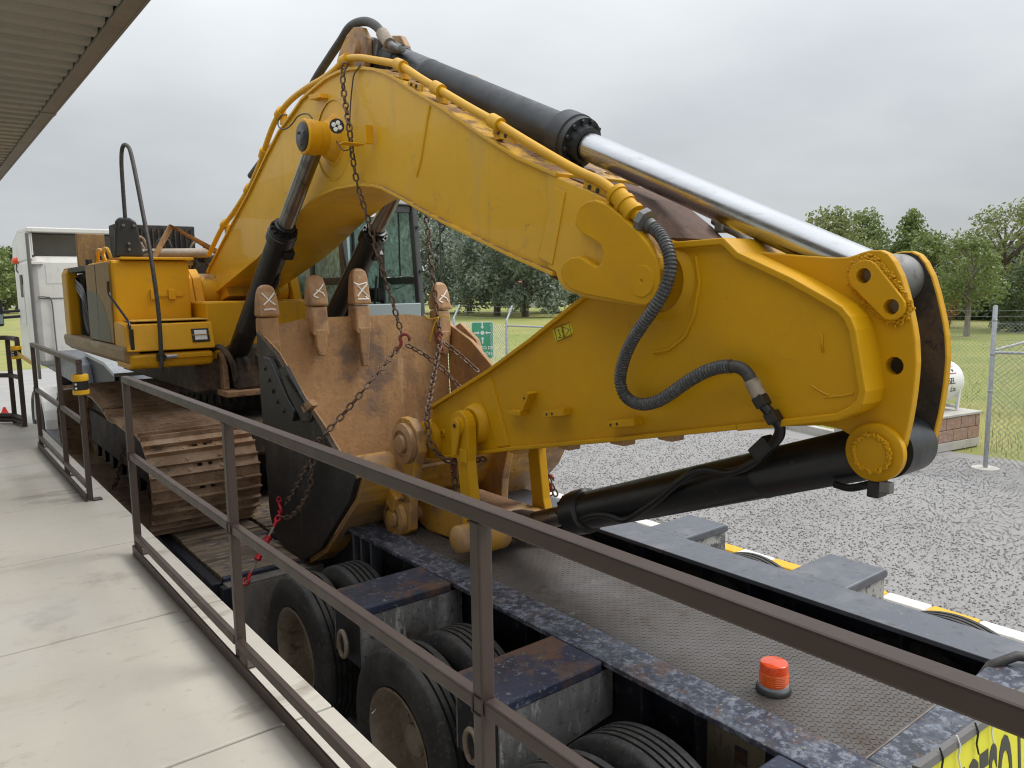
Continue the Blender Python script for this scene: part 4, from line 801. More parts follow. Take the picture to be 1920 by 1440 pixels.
ssub(MB().lathe((2.985, hp[0][0], hp[0][1]), (-1, 0, 0), [(0, .116), (.03, .116), (.035, .110), (.035, .075), (.05, .07), (.052, .06), (.053, 0)], 48), 'pin_boss', 'yellow stick paint')
rng = random.Random(3); mb = MB()
for k in range(130):
    a = k*2*math.pi/130; r = .070+rng.uniform(-.006, .008); mb.ball((2.935+rng.uniform(-.004, .004), hp[0][0]+r*math.cos(a), hp[0][1]+r*math.sin(a)), (.007, rng.uniform(.005, .010), rng.uniform(.005, .010)), 6)
ssub(mb, 'weld_bead', 'yellow stick paint')
e = Vector((0, hp[2][0]-hp[1][0], hp[2][1]-hp[1][1])); an = math.atan2(e.z, e.y); L_ = e.length; bar_ = []
for k in range(9): a = an+math.pi/2+math.pi*k/8; bar_.append((hp[1][0]+.062*math.cos(a), hp[1][1]+.062*math.sin(a)))
for k in range(9): a = an-math.pi/2+math.pi*k/8; bar_.append((hp[2][0]+.052*math.cos(a), hp[2][1]+.052*math.sin(a)))
kpl = ssub(MB().prism(bar_, 2.955, 2.984), 'keeper_plate', 'yellow stick paint', .004); carve(kpl, [MB().cyl((2.9, *hp[k]), (3.0, *hp[k]), .030, n=20) for k in (1, 2)])
mb = MB(); ncb = len(bar_)
for j in range(ncb):
    p, q = Vector(bar_[j]), Vector(bar_[(j+1) % ncb]); n_ = max(1, int((q-p).length/.006))
    for k in range(n_):
        c = p.lerp(q, k/n_); o_ = (c-Vector(((hp[1][0]+hp[2][0])/2, (hp[1][1]+hp[2][1])/2))).normalized()
        for w_ in range(2): mb.ball((2.980, c.x+o_.x*(.006+.016*w_*rng.random())+rng.uniform(-.003, .003), c.y+o_.y*(.006+.016*w_*rng.random())+rng.uniform(-.003, .003)), (rng.uniform(.006, .010), rng.uniform(.005, .010), rng.uniform(.005, .009)), 6)
ssub(mb, 'weld_bead', 'yellow stick paint')
for i_ in (1, 2): ssub(MB().cyl((3.012, *hp[i_]), (3.02, *hp[i_]), .0305, n=20), 'pin_end', 'rim steel')
ssub(MB().cyl((3.036, hp[1][0]+.0, hp[1][1]-.015), (3.246, hp[1][0], hp[1][1]-.015), .103, n=36), 'rod_eye', 'grey steel')
ssub(MB().cyl((3.034, hp[0][0], hp[0][1]), (3.247, hp[0][0], hp[0][1]), .118, n=36), 'cylinder_eye', 'cylinder grey black')
# small brackets, decal, drain lugs
def lug(px, wl, X=2.80): 
    a_ = px; return ssub(MB().prism(a_, X, 2.865), 'bracket', 'yellow stick paint', .003)
for a_ in ([(3.301,2.094),(3.119,2.134),(3.119,2.092),(3.301,2.060)], [(2.789,2.102),(2.596,2.146),(2.596,2.105),(2.789,2.068)], [(3.640,2.061),(3.495,2.074),(3.506,2.044),(3.630,2.036)], [(3.515,2.085),(3.448,2.196),(3.414,2.187),(3.480,2.079)]):
    lug(a_, 0, 2.80)
for a_ in [(3.260,2.084),(3.214,2.093),(2.755,2.090),(2.710,2.101),(3.460,2.155)]: ssub(MB().cyl((2.7985, *a_), (2.7998, *a_), .008, n=10), 'bracket_hole', 'print black')
for a_, b_ in (((1062, 832), (1080, 830)), ((1162, 822), (1188, 820)), ((1238, 816), (1262, 814)), ((956, 842), (976, 840))):
    pass
for y, ln in ((3.14, .09), (2.72, .10), (2.40, .09), (3.60, .09)):
    zz = np.interp(y, [p[0] for p in SF[12:16]], [p[1] for p in SF[12:16]]); ssub(MB().box(2.86, 2.95, y, y+ln, zz-.055, zz-.022), 'drain_lug', 'old yellow', .003)
dec = [(3.269,2.558),(3.118,2.601),(3.096,2.549),(3.242,2.492)]; ssub(MB().prism(dec, 2.8575, 2.8615), 'decal', 'decal yellow')
bd = basis((2.8565, sum(p[0] for p in dec)/4, sum(p[1] for p in dec)/4), (0, dec[1][0]-dec[0][0], dec[1][1]-dec[0][1]), (0, 0, 1))
def dprint(pts, nm='decal_print'):
    ssub(MB().tube([bd @ Vector((x, y, .0012)) for x, y in pts], .0016, 4), nm, 'print black')
dprint([(.0, -.036), (.0, .036)]); dprint([(.008, .028), (.056, -.0), (.008, -.030), (.008, .028)]); dprint([(-.06, .038), (.065, .038), (.065, -.038), (-.06, -.038), (-.06, .038)]); dprint([(-.03, .022), (-.03, -.002), (-.02, -.012), (-.045, -.024), (-.012, -.026)]); dprint([(-.036, .018), (-.024, .018)])
# scratches in the paint of the stick tail
for s_ in ([(1.891,2.703),(1.861,2.710),(1.816,2.726)], [(1.381,3.810),(1.379,3.807)]): pass
# tip boss and linkage pins
TY, TP = 4.60, 1.735
ssub(MB().lathe((2.80, TY, TP), (1, 0, 0), [(0, 0), (0, .10), (.02, .13), (.06, .14), (.54, .14), (.58, .13), (.60, .1), (.60, 0)], 32), 'tip_boss', 'yellow stick paint')
LP = [(4.023,1.926)][0]
ssub(MB().lathe((2.80, LP[0], LP[1]), (1, 0, 0), [(0, .0), (0, .105), (.02, .125), (.062, .135), (.064, .14)], 32), 'link_boss', 'yellow stick paint')
ssub(MB().lathe((2.85, *[(4.437,1.804)][0]), (1, 0, 0), [(0, .012), (.0, .024), (.013, .026)], 16), 'grease_port', 'yellow stick paint')
# ---------------------------------------------------------------- bucket linkage
QY, QZ = 3.93, 1.215
def lnk(x0, x1, m, nm='link'):
    d = Vector((QY-LP[0], QZ-LP[1])).normalized(); n_ = Vector((-d.y, d.x)); pts = []
    a = math.atan2(d.y, d.x)
    for k in range(11): t_ = a+math.pi/2+math.pi*k/10; pts.append((LP[0]+.098*math.cos(t_), LP[1]+.098*math.sin(t_)))
    for t_, w in ((.25, .075), (.32, .06), (.8, .06)): c = Vector(LP).lerp(Vector((QY, QZ)), t_); pts.append(tuple(c-n_*w*1.0))
    for k in range(9): t_ = a-math.pi/2+math.pi*k/8; pts.append((QY+.085*math.cos(t_), QZ+.085*math.sin(t_)))
    for t_, w in ((.8, .06), (.32, .06), (.25, .075)): c = Vector(LP).lerp(Vector((QY, QZ)), t_); pts.append(tuple(c+n_*w))
    return epart(MB().prism(pts, x0, x1), nm, m, .008)
l1 = lnk(2.715, 2.785, 'yellow stick paint'); l2 = lnk(3.30, 3.37, 'yellow stick paint')
sub(MB().lathe((2.715, *LP), (-1, 0, 0), [(0, .060), (.012, .060), (.014, .055), (.014, 0)], 24), 'pin_head', 'yellow stick paint', l1)
kp = [(LP[0]+.045*math.cos(a*.5), LP[1]+.045*math.sin(a*.5)) for a in range(0, 7)]+[(LP[0]+.045*math.cos(a*.5), LP[1]-.02+.045*math.sin(a*.5)) for a in (7,)]+[(LP[0]+.005, LP[1]-.19), (LP[0]+.04, LP[1]-.20)]
sub(MB().prism(kp, 2.682, 2.70), 'keeper', 'yellow stick paint', l1, .004)
sub(MB().box(2.70, 2.714, LP[0]-.09, LP[0]-.02, LP[1]-.23, LP[1]-.14), 'stop_block', 'yellow stick paint', l1, .005)
sub(MB().cyl((2.679, LP[0]-.0, LP[1]+.005), (2.683, LP[0], LP[1]+.005), .015, n=12), 'keeper_bolt', 'print black', l1)
# power link between the two linkage pins
EY, EZ = 4.76, 1.165
pw = epart(MB().prism([(EY+.05, EZ+.11), (QY+.05, QZ+.105), (QY-.06, QZ-.02), (QY+.02, QZ-.12), (EY-.12, EZ-.11), (EY+.06, EZ-.06)], 2.84, 3.26), 'power_link', 'old yellow', .012)
sub(MB().box(2.86, 3.24, QY+.1, EY-.12, EZ+.135, EZ+.155), 'caked_mud', 'mud', pw, .008)
sub(MB().lathe((2.60, QY, QZ), (1, 0, 0), [(0, 0), (.0, .06), (.02, .085), (.03, .09), (.11, .09), (.112, .0)], 28), 'pin_end', 'old yellow', pw)
sub(MB().lathe((2.79, QY, QZ), (1, 0, 0), [(0, 0), (0, .12), (.02, .125), (.17, .125), (.19, .11), (.19, 0)], 32), 'link_eye', 'old yellow', pw)
sub(MB().lathe((3.12, QY, QZ), (1, 0, 0), [(0, 0), (0, .09), (.26, .09), (.26, 0)], 28), 'link_eye', 'old yellow', pw)
sub(MB().box(3.26, 3.36, QY-.12, QY-.01, TZ+.002, QZ-.02), 'foot_block', 'old yellow', pw, .008)
# ---------------------------------------------------------------- hydraulic cylinders
def cylinder(nm, base, end, barrel_to, rb, rr_, mb_, mr_, head=None, eye=None, gland=.0):
    A, B_ = Vector(base), Vector(end); d = (B_-A).normalized(); Lb = (B_-A).length*barrel_to; H = head or rb*1.28
    o = epart(MB().lathe(A, d, [(rb*.3, 0), (rb*.3, rb*.6), (rb*.9, rb), (Lb*.30, rb), (Lb*.30+.004, rb*1.02), (Lb*.30+.03, rb*1.02), (Lb*.30+.034, rb), (Lb-H*1.1, rb), (Lb-H*1.1+.012, H), (Lb-.05, H), (Lb-.045, H*.94), (Lb, H*.94), (Lb, 0)], 44), nm, mb_)
    sub(MB().lathe(A, d, [(Lb-.001, rr_*1.05), (Lb-.001, H*.72), (Lb+.035, H*.66), (Lb+.055, rr_*1.32), (Lb+.06, rr_*1.05)], 32), 'gland', mb_, o)
    u = d.orthogonal().normalized(); w = d.cross(u)
    for k in range(12):
        a = k*2*math.pi/12; c = A+d*(Lb-.002)+(u*math.cos(a)+w*math.sin(a))*H*.83
        sub(MB().cyl(c, c+d*.022, rb*.115, n=6), 'gland_bolt', mb_, o)
    sub(MB().cyl(A+d*(Lb-.05), B_-d*.02, rr_, n=36), 'rod', mr_, o)
    if eye: sub(MB().cyl(A-Vector((eye, 0, 0)), A+Vector((eye, 0, 0)), rb*1.0, n=28), 'base_eye', mb_, o)
    return o
# stick cylinder above the boom
SA = (XC, sy-.02, sz-.02); SB = (XC, hp[1][0], hp[1][1])
scy = cylinder('stick_cylinder', SA, SB, .565, .118, .078, 'cylinder grey black', 'chrome', .152, .12)
dS = (Vector(SB)-Vector(SA)).normalized()
sub(MB().lathe(Vector(SA), dS, [(.02, 0), (.02, .08), (.06, .13), (.2, .135), (.26, .122)], 32), 'barrel_collar', 'cylinder grey black', scy)
sub(MB().obox(Vector(SA)+dS*.42+Vector((-.118, 0, .02)), (.02, .20, .025), frame_to(dS).to_3x3()), 'barrel_strap', 'cylinder grey black', scy, .004)
sub(MB().lathe(Vector(SA), dS, [(.10, .0), (.10, .10), (.12, .128), (.34, .130), (.36, .122)], 32), 'barrel_sleeve', 'cylinder grey black', scy)
# heavy hose arching over the crown into the cylinder port
hz_ = smooth_path([(2.950,8.125,3.992),(2.950,7.431,4.211),(2.950,6.830,4.392),(2.950,6.461,4.592),(2.950,6.151,4.714),(2.950,5.924,4.796),(2.950,5.777,4.852),(2.950,5.622,4.851),(2.950,5.468,4.814),(2.950,5.338,4.746),(2.950,5.246,4.662),(2.950,5.217,4.617)], 6)
epart(MB().tube(hz_, .034, 14), 'arch_hose', 'hose rubber')
fe = [(2.950,5.261,4.680),(2.950,5.156,4.579),(2.970,5.101,4.532),(2.990,5.059,4.526)]
epart(MB().cyl(fe[0], fe[1], .046, n=16), 'hose_ferrule', 'rim steel')
epart(MB().tube(smooth_path([fe[1], fe[2], fe[3], (3.02, sy-.16, sz-.03)], 5), .030, 12), 'hose_elbow', 'grey steel')
epart(MB().obox((2.99, sy-.17, sz-.02), (.06, .08, .13), frame_to(dS).to_3x3()), 'port_flange', 'grey steel', .008)
# bucket cylinder under the stick
CA = (XC, hp[0][0], hp[0][1]); CB = (XC-.02, QY, QZ)
bcy = cylinder('bucket_cylinder', CA, CB, .765, .112, .062, 'black paint', 'dull rod', .135, .06)
dB = (Vector(CB)-Vector(CA)).normalized(); LB = (Vector(CB)-Vector(CA)).length
sub(MB().lathe(CB, -dB, [(.03, .10), (.10, .095), (.22, .068), (.24, .062)], 28), 'rod_neck', 'undercarriage', bcy)
pth = smooth_path([(2.930,1.924,2.067),(2.930,1.993,2.002),(2.950,2.067,1.956),(2.960,2.147,1.925),(2.960,2.223,1.921),(2.950,2.284,1.917),(2.940,2.333,1.894),(2.950,2.439,1.818),(2.960,2.568,1.707),(2.970,2.704,1.607),(2.980,2.790,1.550),(2.980,2.850,1.527),(2.980,2.931,1.529),(2.980,3.015,1.519),(2.980,3.101,1.490),(2.990,3.188,1.446)], 5)
sub(MB().tube(pth, .019, 10), 'hydraulic_pipe', 'black paint', bcy)
sub(MB().obox(Vector([(2.920,1.933,2.081)][0]), (.07, .11, .07), frame_to((0, -.7, .7)).to_3x3()), 'pipe_flange', 'black paint', bcy, .008)
tp = smooth_path([(3.000,1.643,1.960),(3.000,1.584,1.956),(3.000,1.528,1.974),(3.020,1.484,1.994)], 4); sub(MB().tube(tp, .016, 8), 'hydraulic_pipe', 'black paint', bcy)
q_ = [(2.990,1.458,1.983),(2.960,1.408,2.000)]; sub(MB().obox(Vector(q_[0]), (.08, .05, .07), Matrix.Identity(3)), 'port_block', 'black paint', bcy, .008); sub(MB().obox(Vector(q_[1]), (.04, .045, .045), Matrix.Identity(3)), 'port_plug', 'grey steel', bcy, .006)
# ribbed hose looping down the stick's side
hp_ = smooth_path([(2.780,2.469,3.072),(2.770,2.408,3.031),(2.750,2.352,2.975),(2.740,2.321,2.906),(2.730,2.320,2.835),(2.720,2.345,2.763),(2.710,2.393,2.690),(2.710,2.458,2.619),(2.720,2.531,2.541),(2.740,2.598,2.458),(2.760,2.646,2.369),(2.770,2.655,2.309),(2.780,2.635,2.256),(2.780,2.571,2.228),(2.780,2.494,2.229),(2.780,2.407,2.259),(2.780,2.321,2.311),(2.780,2.229,2.371),(2.780,2.140,2.417),(2.780,2.064,2.441),(2.780,2.009,2.448)], 10)
hr = resample(hp_, .0042); rad = [.0315 if (i//2) % 2 else .0265 for i in range(len(hr))]
rh = epart(MB().tube(hr, rad, 12), 'ribbed_hose', 'corrugated hose')
sub(MB().cyl(Vector([(2.780,2.489,3.086)][0]), hp_[1], .034, n=14), 'hose_ferrule', 'grey steel', rh)
sub(MB().tube(smooth_path([(2.780,2.025,2.447),(2.780,1.973,2.446),(2.780,1.933,2.426),(2.780,1.903,2.385)], 5), .0275, 12), 'hose_end', 'hose rubber', rh)
sub(MB().cyl(*[Vector(v) for v in [(2.780,1.911,2.398),(2.790,1.877,2.332)]], .031, n=14), 'hose_ferrule', 'rim steel', rh)
sub(MB().tube(smooth_path([(2.790,1.882,2.336),(2.800,1.859,2.292),(2.810,1.840,2.266),(2.830,1.826,2.236),(2.860,1.819,2.199),(2.890,1.842,2.151),(2.910,1.885,2.109),(2.920,1.923,2.078)], 4), .024, 10), 'elbow_pipe', 'black paint', rh)
for v in [(2.790,1.863,2.311),(2.820,1.825,2.244)]: sub(MB().obox(Vector(v), (.06, .05, .05), frame_to((0, -.5, -.7)).to_3x3()), 'hose_nut', 'black paint', rh, .006)
# boom cylinders, one each side
BCX = 2.655; by, bz = [(8.120,2.038)][0]
for x in (BCX, mir(BCX)):
    c_ = cylinder('boom_cylinder', (x, by, bz), (x, py_, pz_), .665, .105, .070, 'black paint', 'dull rod', .128, .09)
    d = (Vector((x, py_, pz_))-Vector((x, by, bz))).normalized(); s_ = -1
    pt = [Vector((x+.06, by, bz))+d*t_+Vector((0, -1, 0))*o_ for t_, o_ in ((.5, .10), (.55, .15), (1.35, .16), (1.42, .13))]
    sub(MB().tube(pt, .018, 8), 'hydraulic_pipe', 'black paint', c_)
    sub(MB().obox(Vector((x, by, bz))+d*1.72+Vector((.07, -.10, 0)), (.10, .09, .12), frame_to(d).to_3x3()), 'port_block', 'black paint', c_, .01)
# ---------------------------------------------------------------- bucket
BS = [(6.470,2.459),(6.072,2.301),(5.624,2.006),(5.258,1.805),(4.925,1.590),(4.701,1.535),(4.824,1.333),(4.962,1.205),(5.362,0.842),(5.683,0.668),(6.069,0.654),(6.296,0.721),(6.393,0.902),(6.416,1.416),(6.453,1.922)]
bx0, bx1 = 2.32, 4.30
bk = epart(MB().prism(BS, bx0, bx0+.045), 'bucket', 'black bucket paint', .006)
def ksub(mb, nm, m, bev=0): return sub(mb, nm, m, bk, bev)
ksub(MB().prism([(y, z) for y, z in BS], bx1-.045, bx1), 'side_plate', 'bucket inside', .006)
def inset(pts, d, cy=5.8, cz=1.5): return [(cy+(y-cy)*(1-d), cz+(z-cz)*(1-d)) for y, z in pts]
ksub(MB().prism(inset(BS, .004), bx0+.0455, bx0+.050), 'side_plate_inside', 'bucket inside')
# shell: lip -> floor -> round the heel -> hinge plate, as a curved plate
shell = [BS[0]]+[BS[14], BS[13], BS[12], BS[11], BS[10], BS[9]]
sh = [(v.x, v.y) for v in smooth_path([(y, z, 0) for y, z in shell], 5)]
mbm = MB()
nx = 25
def lipz(x):  # spade edge rising to the middle
    t_ = abs((x-(bx0+bx1)/2)/((bx1-bx0)/2)); return .0 if t_ > .97 else .10*(1-max(0, (t_-.45)/.52)**1.5)
vs = []; fs = []
for j, (y, z) in enumerate(sh):
    for i in range(nx):
        x = bx0+.05+(bx1-bx0-.1)*i/(nx-1); k = max(0, 1-j/5); bulge = .035*math.sin(math.pi*i/(nx-1))*math.sin(math.pi*min(1, j/(len(sh)-1)))
        vs.append((x, y+bulge, z+lipz(x)*k))
for j, (y, z) in enumerate(sh):
    for i in range(nx):
        x = bx0+.05+(bx1-bx0-.1)*i/(nx-1); k = max(0, 1-j/5); n1 = sh[min(j+1, len(sh)-1)]; n0 = sh[max(j-1, 0)]; d = Vector((n1[0]-n0[0], n1[1]-n0[1])).normalized(); nn = Vector((-d.y, d.x))
        sgn = 1; vs.append((x, y+nn.x*.04*sgn+.035*math.sin(math.pi*i/(nx-1))*math.sin(math.pi*min(1, j/(len(sh)-1))), z+nn.y*.04*sgn+lipz(x)*k))
M0 = len(sh)*nx
for j in range(len(sh)-1):
    for i in range(nx-1):
        a = j*nx+i; fs += [(a, a+1, a+nx+1, a+nx), (M0+a, M0+a+nx, M0+a+nx+1, M0+a+1)]
for i in range(nx-1): fs.append((i, M0+i, M0+i+1, i+1))
ksub(mbm.add(vs, fs, True), 'shell', 'bucket inside')
hing = [BS[9], BS[8], BS[7], BS[6], BS[5]]
ksub(MB().strip(hing, bx0+.046, bx1-.046, .035), 'hinge_plate', 'old yellow', .004)
ksub(MB().strip([BS[9], BS[8], (BS[8][0]*.6+BS[7][0]*.4, BS[8][1]*.6+BS[7][1]*.4)], bx0+.05, bx1-.05, -.03), 'wear_plate', 'old yellow', .004)
TT = (BS[5][0]+.16, BS[5][1]-.05)
ksub(MB().lathe((bx0+.05, *TT), (1, 0, 0), [(0, 0), (0, .14), (.02, .15), (bx1-bx0-.12, .15), (bx1-bx0-.10, .14), (bx1-bx0-.1, 0)], 36), 'torque_tube', 'old yellow')
# wear plates and bolted side cutter on the near side
ksub(MB().prism([(6.226,2.266),(6.087,2.257),(5.760,1.972),(5.615,1.883),(5.668,1.793),(5.934,1.889),(6.187,2.127)], 2.275, 2.319), 'side_cutter', 'black bucket paint', .008)
ksub(MB().prism([(5.927,2.190),(5.782,2.218),(5.381,1.931),(5.383,1.829),(5.503,1.806),(5.758,1.993)], 2.285, 2.319), 'side_protector', 'black bucket paint', .01)
ksub(MB().prism([(5.489,1.930),(5.344,2.003),(5.255,1.965),(5.425,1.889)], 2.27, 2.32), 'broken_lug', 'tooth steel', .006)
for p_ in [(6.181,2.172),(6.100,2.082),(6.031,2.000),(5.952,1.921),(5.829,1.858)]: ksub(MB().lathe((2.276, *p_), (-1, 0, 0), [(0, .02), (.016, .02), (.016, 0)], 6, False), 'bolt', 'black bucket paint')
mb = MB()
for k in range(16):
    a, b = [(5.760,2.140),(5.338,1.896)][0], [(5.760,2.140),(5.338,1.896)][1]; t_ = k/15; mb.box(2.270, 2.286, a[0]*(1-t_)+b[0]*t_-.012, a[0]*(1-t_)+b[0]*t_+.012, a[1]*(1-t_)+b[1]*t_-.008, a[1]*(1-t_)+b[1]*t_+.008)
ksub(mb, 'hardfacing', 'black bucket paint')
ksub(MB().strip([BS[0], BS[1], BS[2], BS[3], BS[4], BS[5]], 2.323, 2.367, .02), 'side_edge', 'bucket inside', .004)
# far side cutter that sticks out past the bucket
ksub(MB().prism([(BS[0][0]-.02, BS[0][1]-.05), (BS[0][0]-.16, BS[0][1]+.0), (BS[0][0]-.42, BS[0][1]-.15), (BS[0][0]-.55, BS[0][1]-.38), (BS[0][0]-.5, BS[0][1]-.55), (BS[0][0]-.3, BS[0][1]-.36), (BS[0][0]-.1, BS[0][1]-.25)], 4.30, 4.35), 'side_cutter', 'tooth steel', .008)
# teeth: adapter and tip, marked with white paint
def tooth(x, mark, lean=0, longer=0):
    zb = BS[0][1]+lipz(x); yb = BS[0][0]
    pts = [(yb-.10, zb-.16), (yb-.085, zb+.0), (yb-.075, zb+.10), (yb+.075, zb+.10), (yb+.085, zb), (yb+.06, zb-.10)]
    a = MB(); w = .076; n_ = len(pts)
    o = ksub(MB().prism(pts, x-w, x+w), 'tooth_adapter', 'tooth steel', .018)
    nose = [(yb-.115-.03*longer, zb-.14), (yb-.13, zb-.24-.14*longer), (yb-.10, zb-.36-.16*longer), (yb-.06, zb-.36-.16*longer), (yb-.06, zb-.14)]
    ksub(MB().prism_y([(x-.06, zb-.10), (x+.06, zb-.10), (x+.05, zb-.26), (x+.028, zb-.34-.12*longer), (x-.028, zb-.34-.12*longer), (x-.05, zb-.26)], yb-.10, yb-.04), 'adapter_strap', 'bucket inside', .012)
    # tip tapers upwards
    zt = zb+.105; H = .27+.06*longer; vs = []
    for k, (hh, ww, dd, oo) in enumerate(((0, .082, .088, 0), (.03, .084, .09, 0), (.14, .082, .066, lean*.3), (H-.07, .078, .045, lean*.8), (H-.025, .064, .034, lean), (H, .030, .018, lean))):
        vs += [(x-ww+oo, yb-dd, zt+hh), (x+ww+oo, yb-dd, zt+hh), (x+ww+oo, yb+dd*.8, zt+hh), (x-ww+oo, yb+dd*.8, zt+hh)]
    fs = [(3, 2, 1, 0), (20, 21, 22, 23)]
    for k in range(5):
        for i in range(4): fs.append((4*k+i, 4*k+(i+1) % 4, 4*k+4+(i+1) % 4, 4*k+4+i))
    ksub(MB().add(vs, fs), 'tooth', 'tooth steel', .015)
    yf = yb-.056
    for ln in mark: ksub(MB().tube([(x+u, yb-.092+.25*max(0, v-.03)*.9+(.0), zt+v) for u, v in ln], .007, 5), 'chalk_mark', 'white mark')
X1 = [[(-.055, .20), (-.01, .15), (.05, .10)], [(.055, .20), (.0, .14), (-.05, .10)], [(-.05, .06), (.0, .065), (.05, .06)]]
X2 = [[(.055, .19), (.01, .14), (-.055, .09)], [(-.02, .14), (.04, .11), (.05, .08)], [(-.05, .085), (-.01, .07)]]
X3 = [[(-.07, .20), (-.02, .18), (.06, .20)], [(-.06, .20), (.0, .13), (.06, .07)], [(.065, .19), (.0, .13), (-.05, .075)], [(-.05, .05), (.06, .05), (.03, .075)], [(-.02, .26), (.0, .24)]]
for x, mk, ln, lo in ((2.42, X1, .0, 0), (2.87, X2, .0, 0), (3.29, X3, 0, 1), (4.17, X2, 0, 0)): tooth(x, mk, ln, lo)
# ears with the two hinge pins
EAR = [(TY+.22, TP-.03), (TY+.17, TP+.10), (TY+.07, TP+.175), (TY-.05, TP+.17), (TY-.14, TP+.10), (TY-.17, TP-.04), (TY-.10, TP-.16), (EY-.19, EZ+.18), (EY-.17, EZ-.06), (EY-.06, EZ-.13), (EY+.08, EZ-.10), (EY+.14, EZ+.05), (EY+.24, EZ+.2), (TT[0]+.12, TT[1]-.06), (TT[0]+.1, TT[1]+.12)]
for x0 in (2.66, 3.47): ksub(MB().prism(EAR, x0, x0+.07), 'ear', 'old yellow', .01)
for (yy, zz) in ((TY, TP), (EY, EZ)):
    ksub(MB().lathe((2.658, yy, zz), (-1, 0, 0), [(0, .145), (.035, .14), (.04, .12), (.045, .095), (.03, .09), (.03, .07), (.06, .06), (.065, 0)], 28), 'pin_boss', 'tooth steel' if zz > 1.5 else 'old yellow')
    ksub(MB().cyl((2.66, yy, zz), (3.53, yy, zz), .055, n=20), 'hinge_pin', 'tooth steel')
ksub(MB().obox((2.63, EY-.02, EZ+.14), (.07, .12, .13), Matrix.Rotation(.5, 3, 'X')), 'keeper_block', 'old yellow', .012)
# ---------------------------------------------------------------- undercarriage
def track(xc, nm):
    t = link(bpy.data.objects.new(nm, None)); t['_o'] = (3.1, 8, LZ); adopt(t, ex)
    t['_o'] = (0, 0, 0)
    r = .445; zb = LZ+.055+r+.0; ya, yb = 7.36, 11.6
    path = []
    for k in range(25): a = -math.pi/2-math.pi*k/24; path.append(Vector((0, ya+r*math.cos(a), zb+r*math.sin(a))))
    for k in range(1, 40):
        y_ = ya+(yb-ya)*k/40; path.append(Vector((0, y_, np.interp(y_, [ya, 7.8, 8.3, 8.48, 8.78, 9.3, 9.8, 10.6, yb], [zb+r, 1.525, 1.55, 1.50, 1.60, 1.67, 1.685, 1.66, zb+r]))))
    for k in range(25): a = math.pi/2-math.pi*k/24; path.append(Vector((0, yb+r*math.cos(a), zb+r*math.sin(a))))
    for k in range(1, 30): path.append(Vector((0, yb+(ya-yb)*k/30, zb-r)))
    path.append(path[0].copy())
    tot = sum((b-a).length for a, b in zip(path[:-1], path[1:])); ns = round(tot/.2035); st = tot/ns; rs = resample(path, st)[:ns]
    for i in range(ns):
        p, q = rs[i], rs[(i+1) % ns]; d = (q-p).normalized(); m = (p+q)/2; nrm = Vector((0, -d.z, d.y))
        if nrm.dot(m-Vector((0, (ya+yb)/2, zb))) < 0: nrm = -nrm
        M_ = Matrix((Vector((1, 0, 0)), d, nrm)).transposed().to_4x4(); M_.translation = Vector((xc, m.y, m.z))
        o = link(bpy.data.objects.new('track_shoe', SHOE)); o.parent = t; o.matrix_parent_inverse = Matrix.Identity(4); o.matrix_basis = M_ if True else M_
        o.matrix_parent_inverse = Matrix.Identity(4)
    def usub(mb, nm_, m_, bev=0):
        o = mb.build(nm_, m_, None, bev); o.parent = t; o.matrix_parent_inverse = Matrix.Identity(4)
    usub(MB().box(xc-.20, xc+.20, ya+.35, yb-.35, zb-.22, zb+.20), 'track_frame', 'undercarriage', .02)
    usub(MB().prism([(ya+.4, zb+.2), (yb-.3, zb+.2), (yb-.5, zb+.31), (ya+.7, zb+.31)], xc-.16, xc+.16), 'track_frame_cover', 'undercarriage', .01)
    for y, rr2 in ((ya, .36), (yb, .38)): usub(MB().lathe((xc-.12, y, zb), (1, 0, 0), [(0, 0), (0, .12), (.03, .16), (.05, rr2-.04), (.06, rr2), (.18, rr2), (.19, rr2-.04), (.21, .16), (.24, .12), (.24, 0)], 32), 'idler' if y == ya else 'sprocket', 'undercarriage')
    for k in range(8): usub(MB().cyl((xc-.17, ya+.55+k*.46, zb-r+.13), (xc+.17, ya+.55+k*.46, zb-r+.13), .10, n=20), 'roller', 'undercarriage')
    for y in (8.3, 9.9): usub(MB().cyl((xc-.15, y, zb+.33), (xc+.15, y, zb+.33), .07, n=16), 'carrier_roller', 'undercarriage')
    return t
SH = MB(); w2 = .47; pl_ = .101
# plate with two clean-out slots, three grouser bars, four bolt heads
for x0, x1, y0, y1 in ((-w2, -.105, -pl_, pl_), (-.105, -.025, -pl_, -.03), (-.105, -.025, .0, pl_), (-.025, .025, -pl_, pl_), (.025, .105, -pl_, -.03), (.025, .105, .0, pl_), (.105, w2, -pl_, pl_)): SH.box(x0, x1, y0, y1, -.006, .008)
for y in (-.088, .012):
    SH.add([(-w2, y-.011, .008), (w2, y-.011, .008), (w2, y+.011, .008), (-w2, y+.011, .008), (-w2, y-.007, .050), (w2, y-.007, .050), (w2, y+.004, .050), (-w2, y+.004, .050)], [(4, 5, 6, 7), (0, 1, 5, 4), (1, 2, 6, 5), (2, 3, 7, 6), (3, 0, 4, 7)])
for x in (-.14, .14): SH.cyl((x, .055, .006), (x, .055, .024), .018, n=8); SH.cyl((x, -.045, .006), (x, -.045, .024), .018, n=8)
for x in (-.09, .09): SH.box(x-.025, x+.025, -.11, .11, -.10, -.007)
SHOE = SH.mesh('track_shoe', 'track shoe')
track(1.975, 'track_assembly'); track(mir(1.975), 'track_assembly')
epart(MB().prism_z([(2.2, 7.6), (4.0, 7.6), (4.0, 10.6), (2.2, 10.6)], 1.15, 1.5), 'car_body', 'undercarriage', .03)
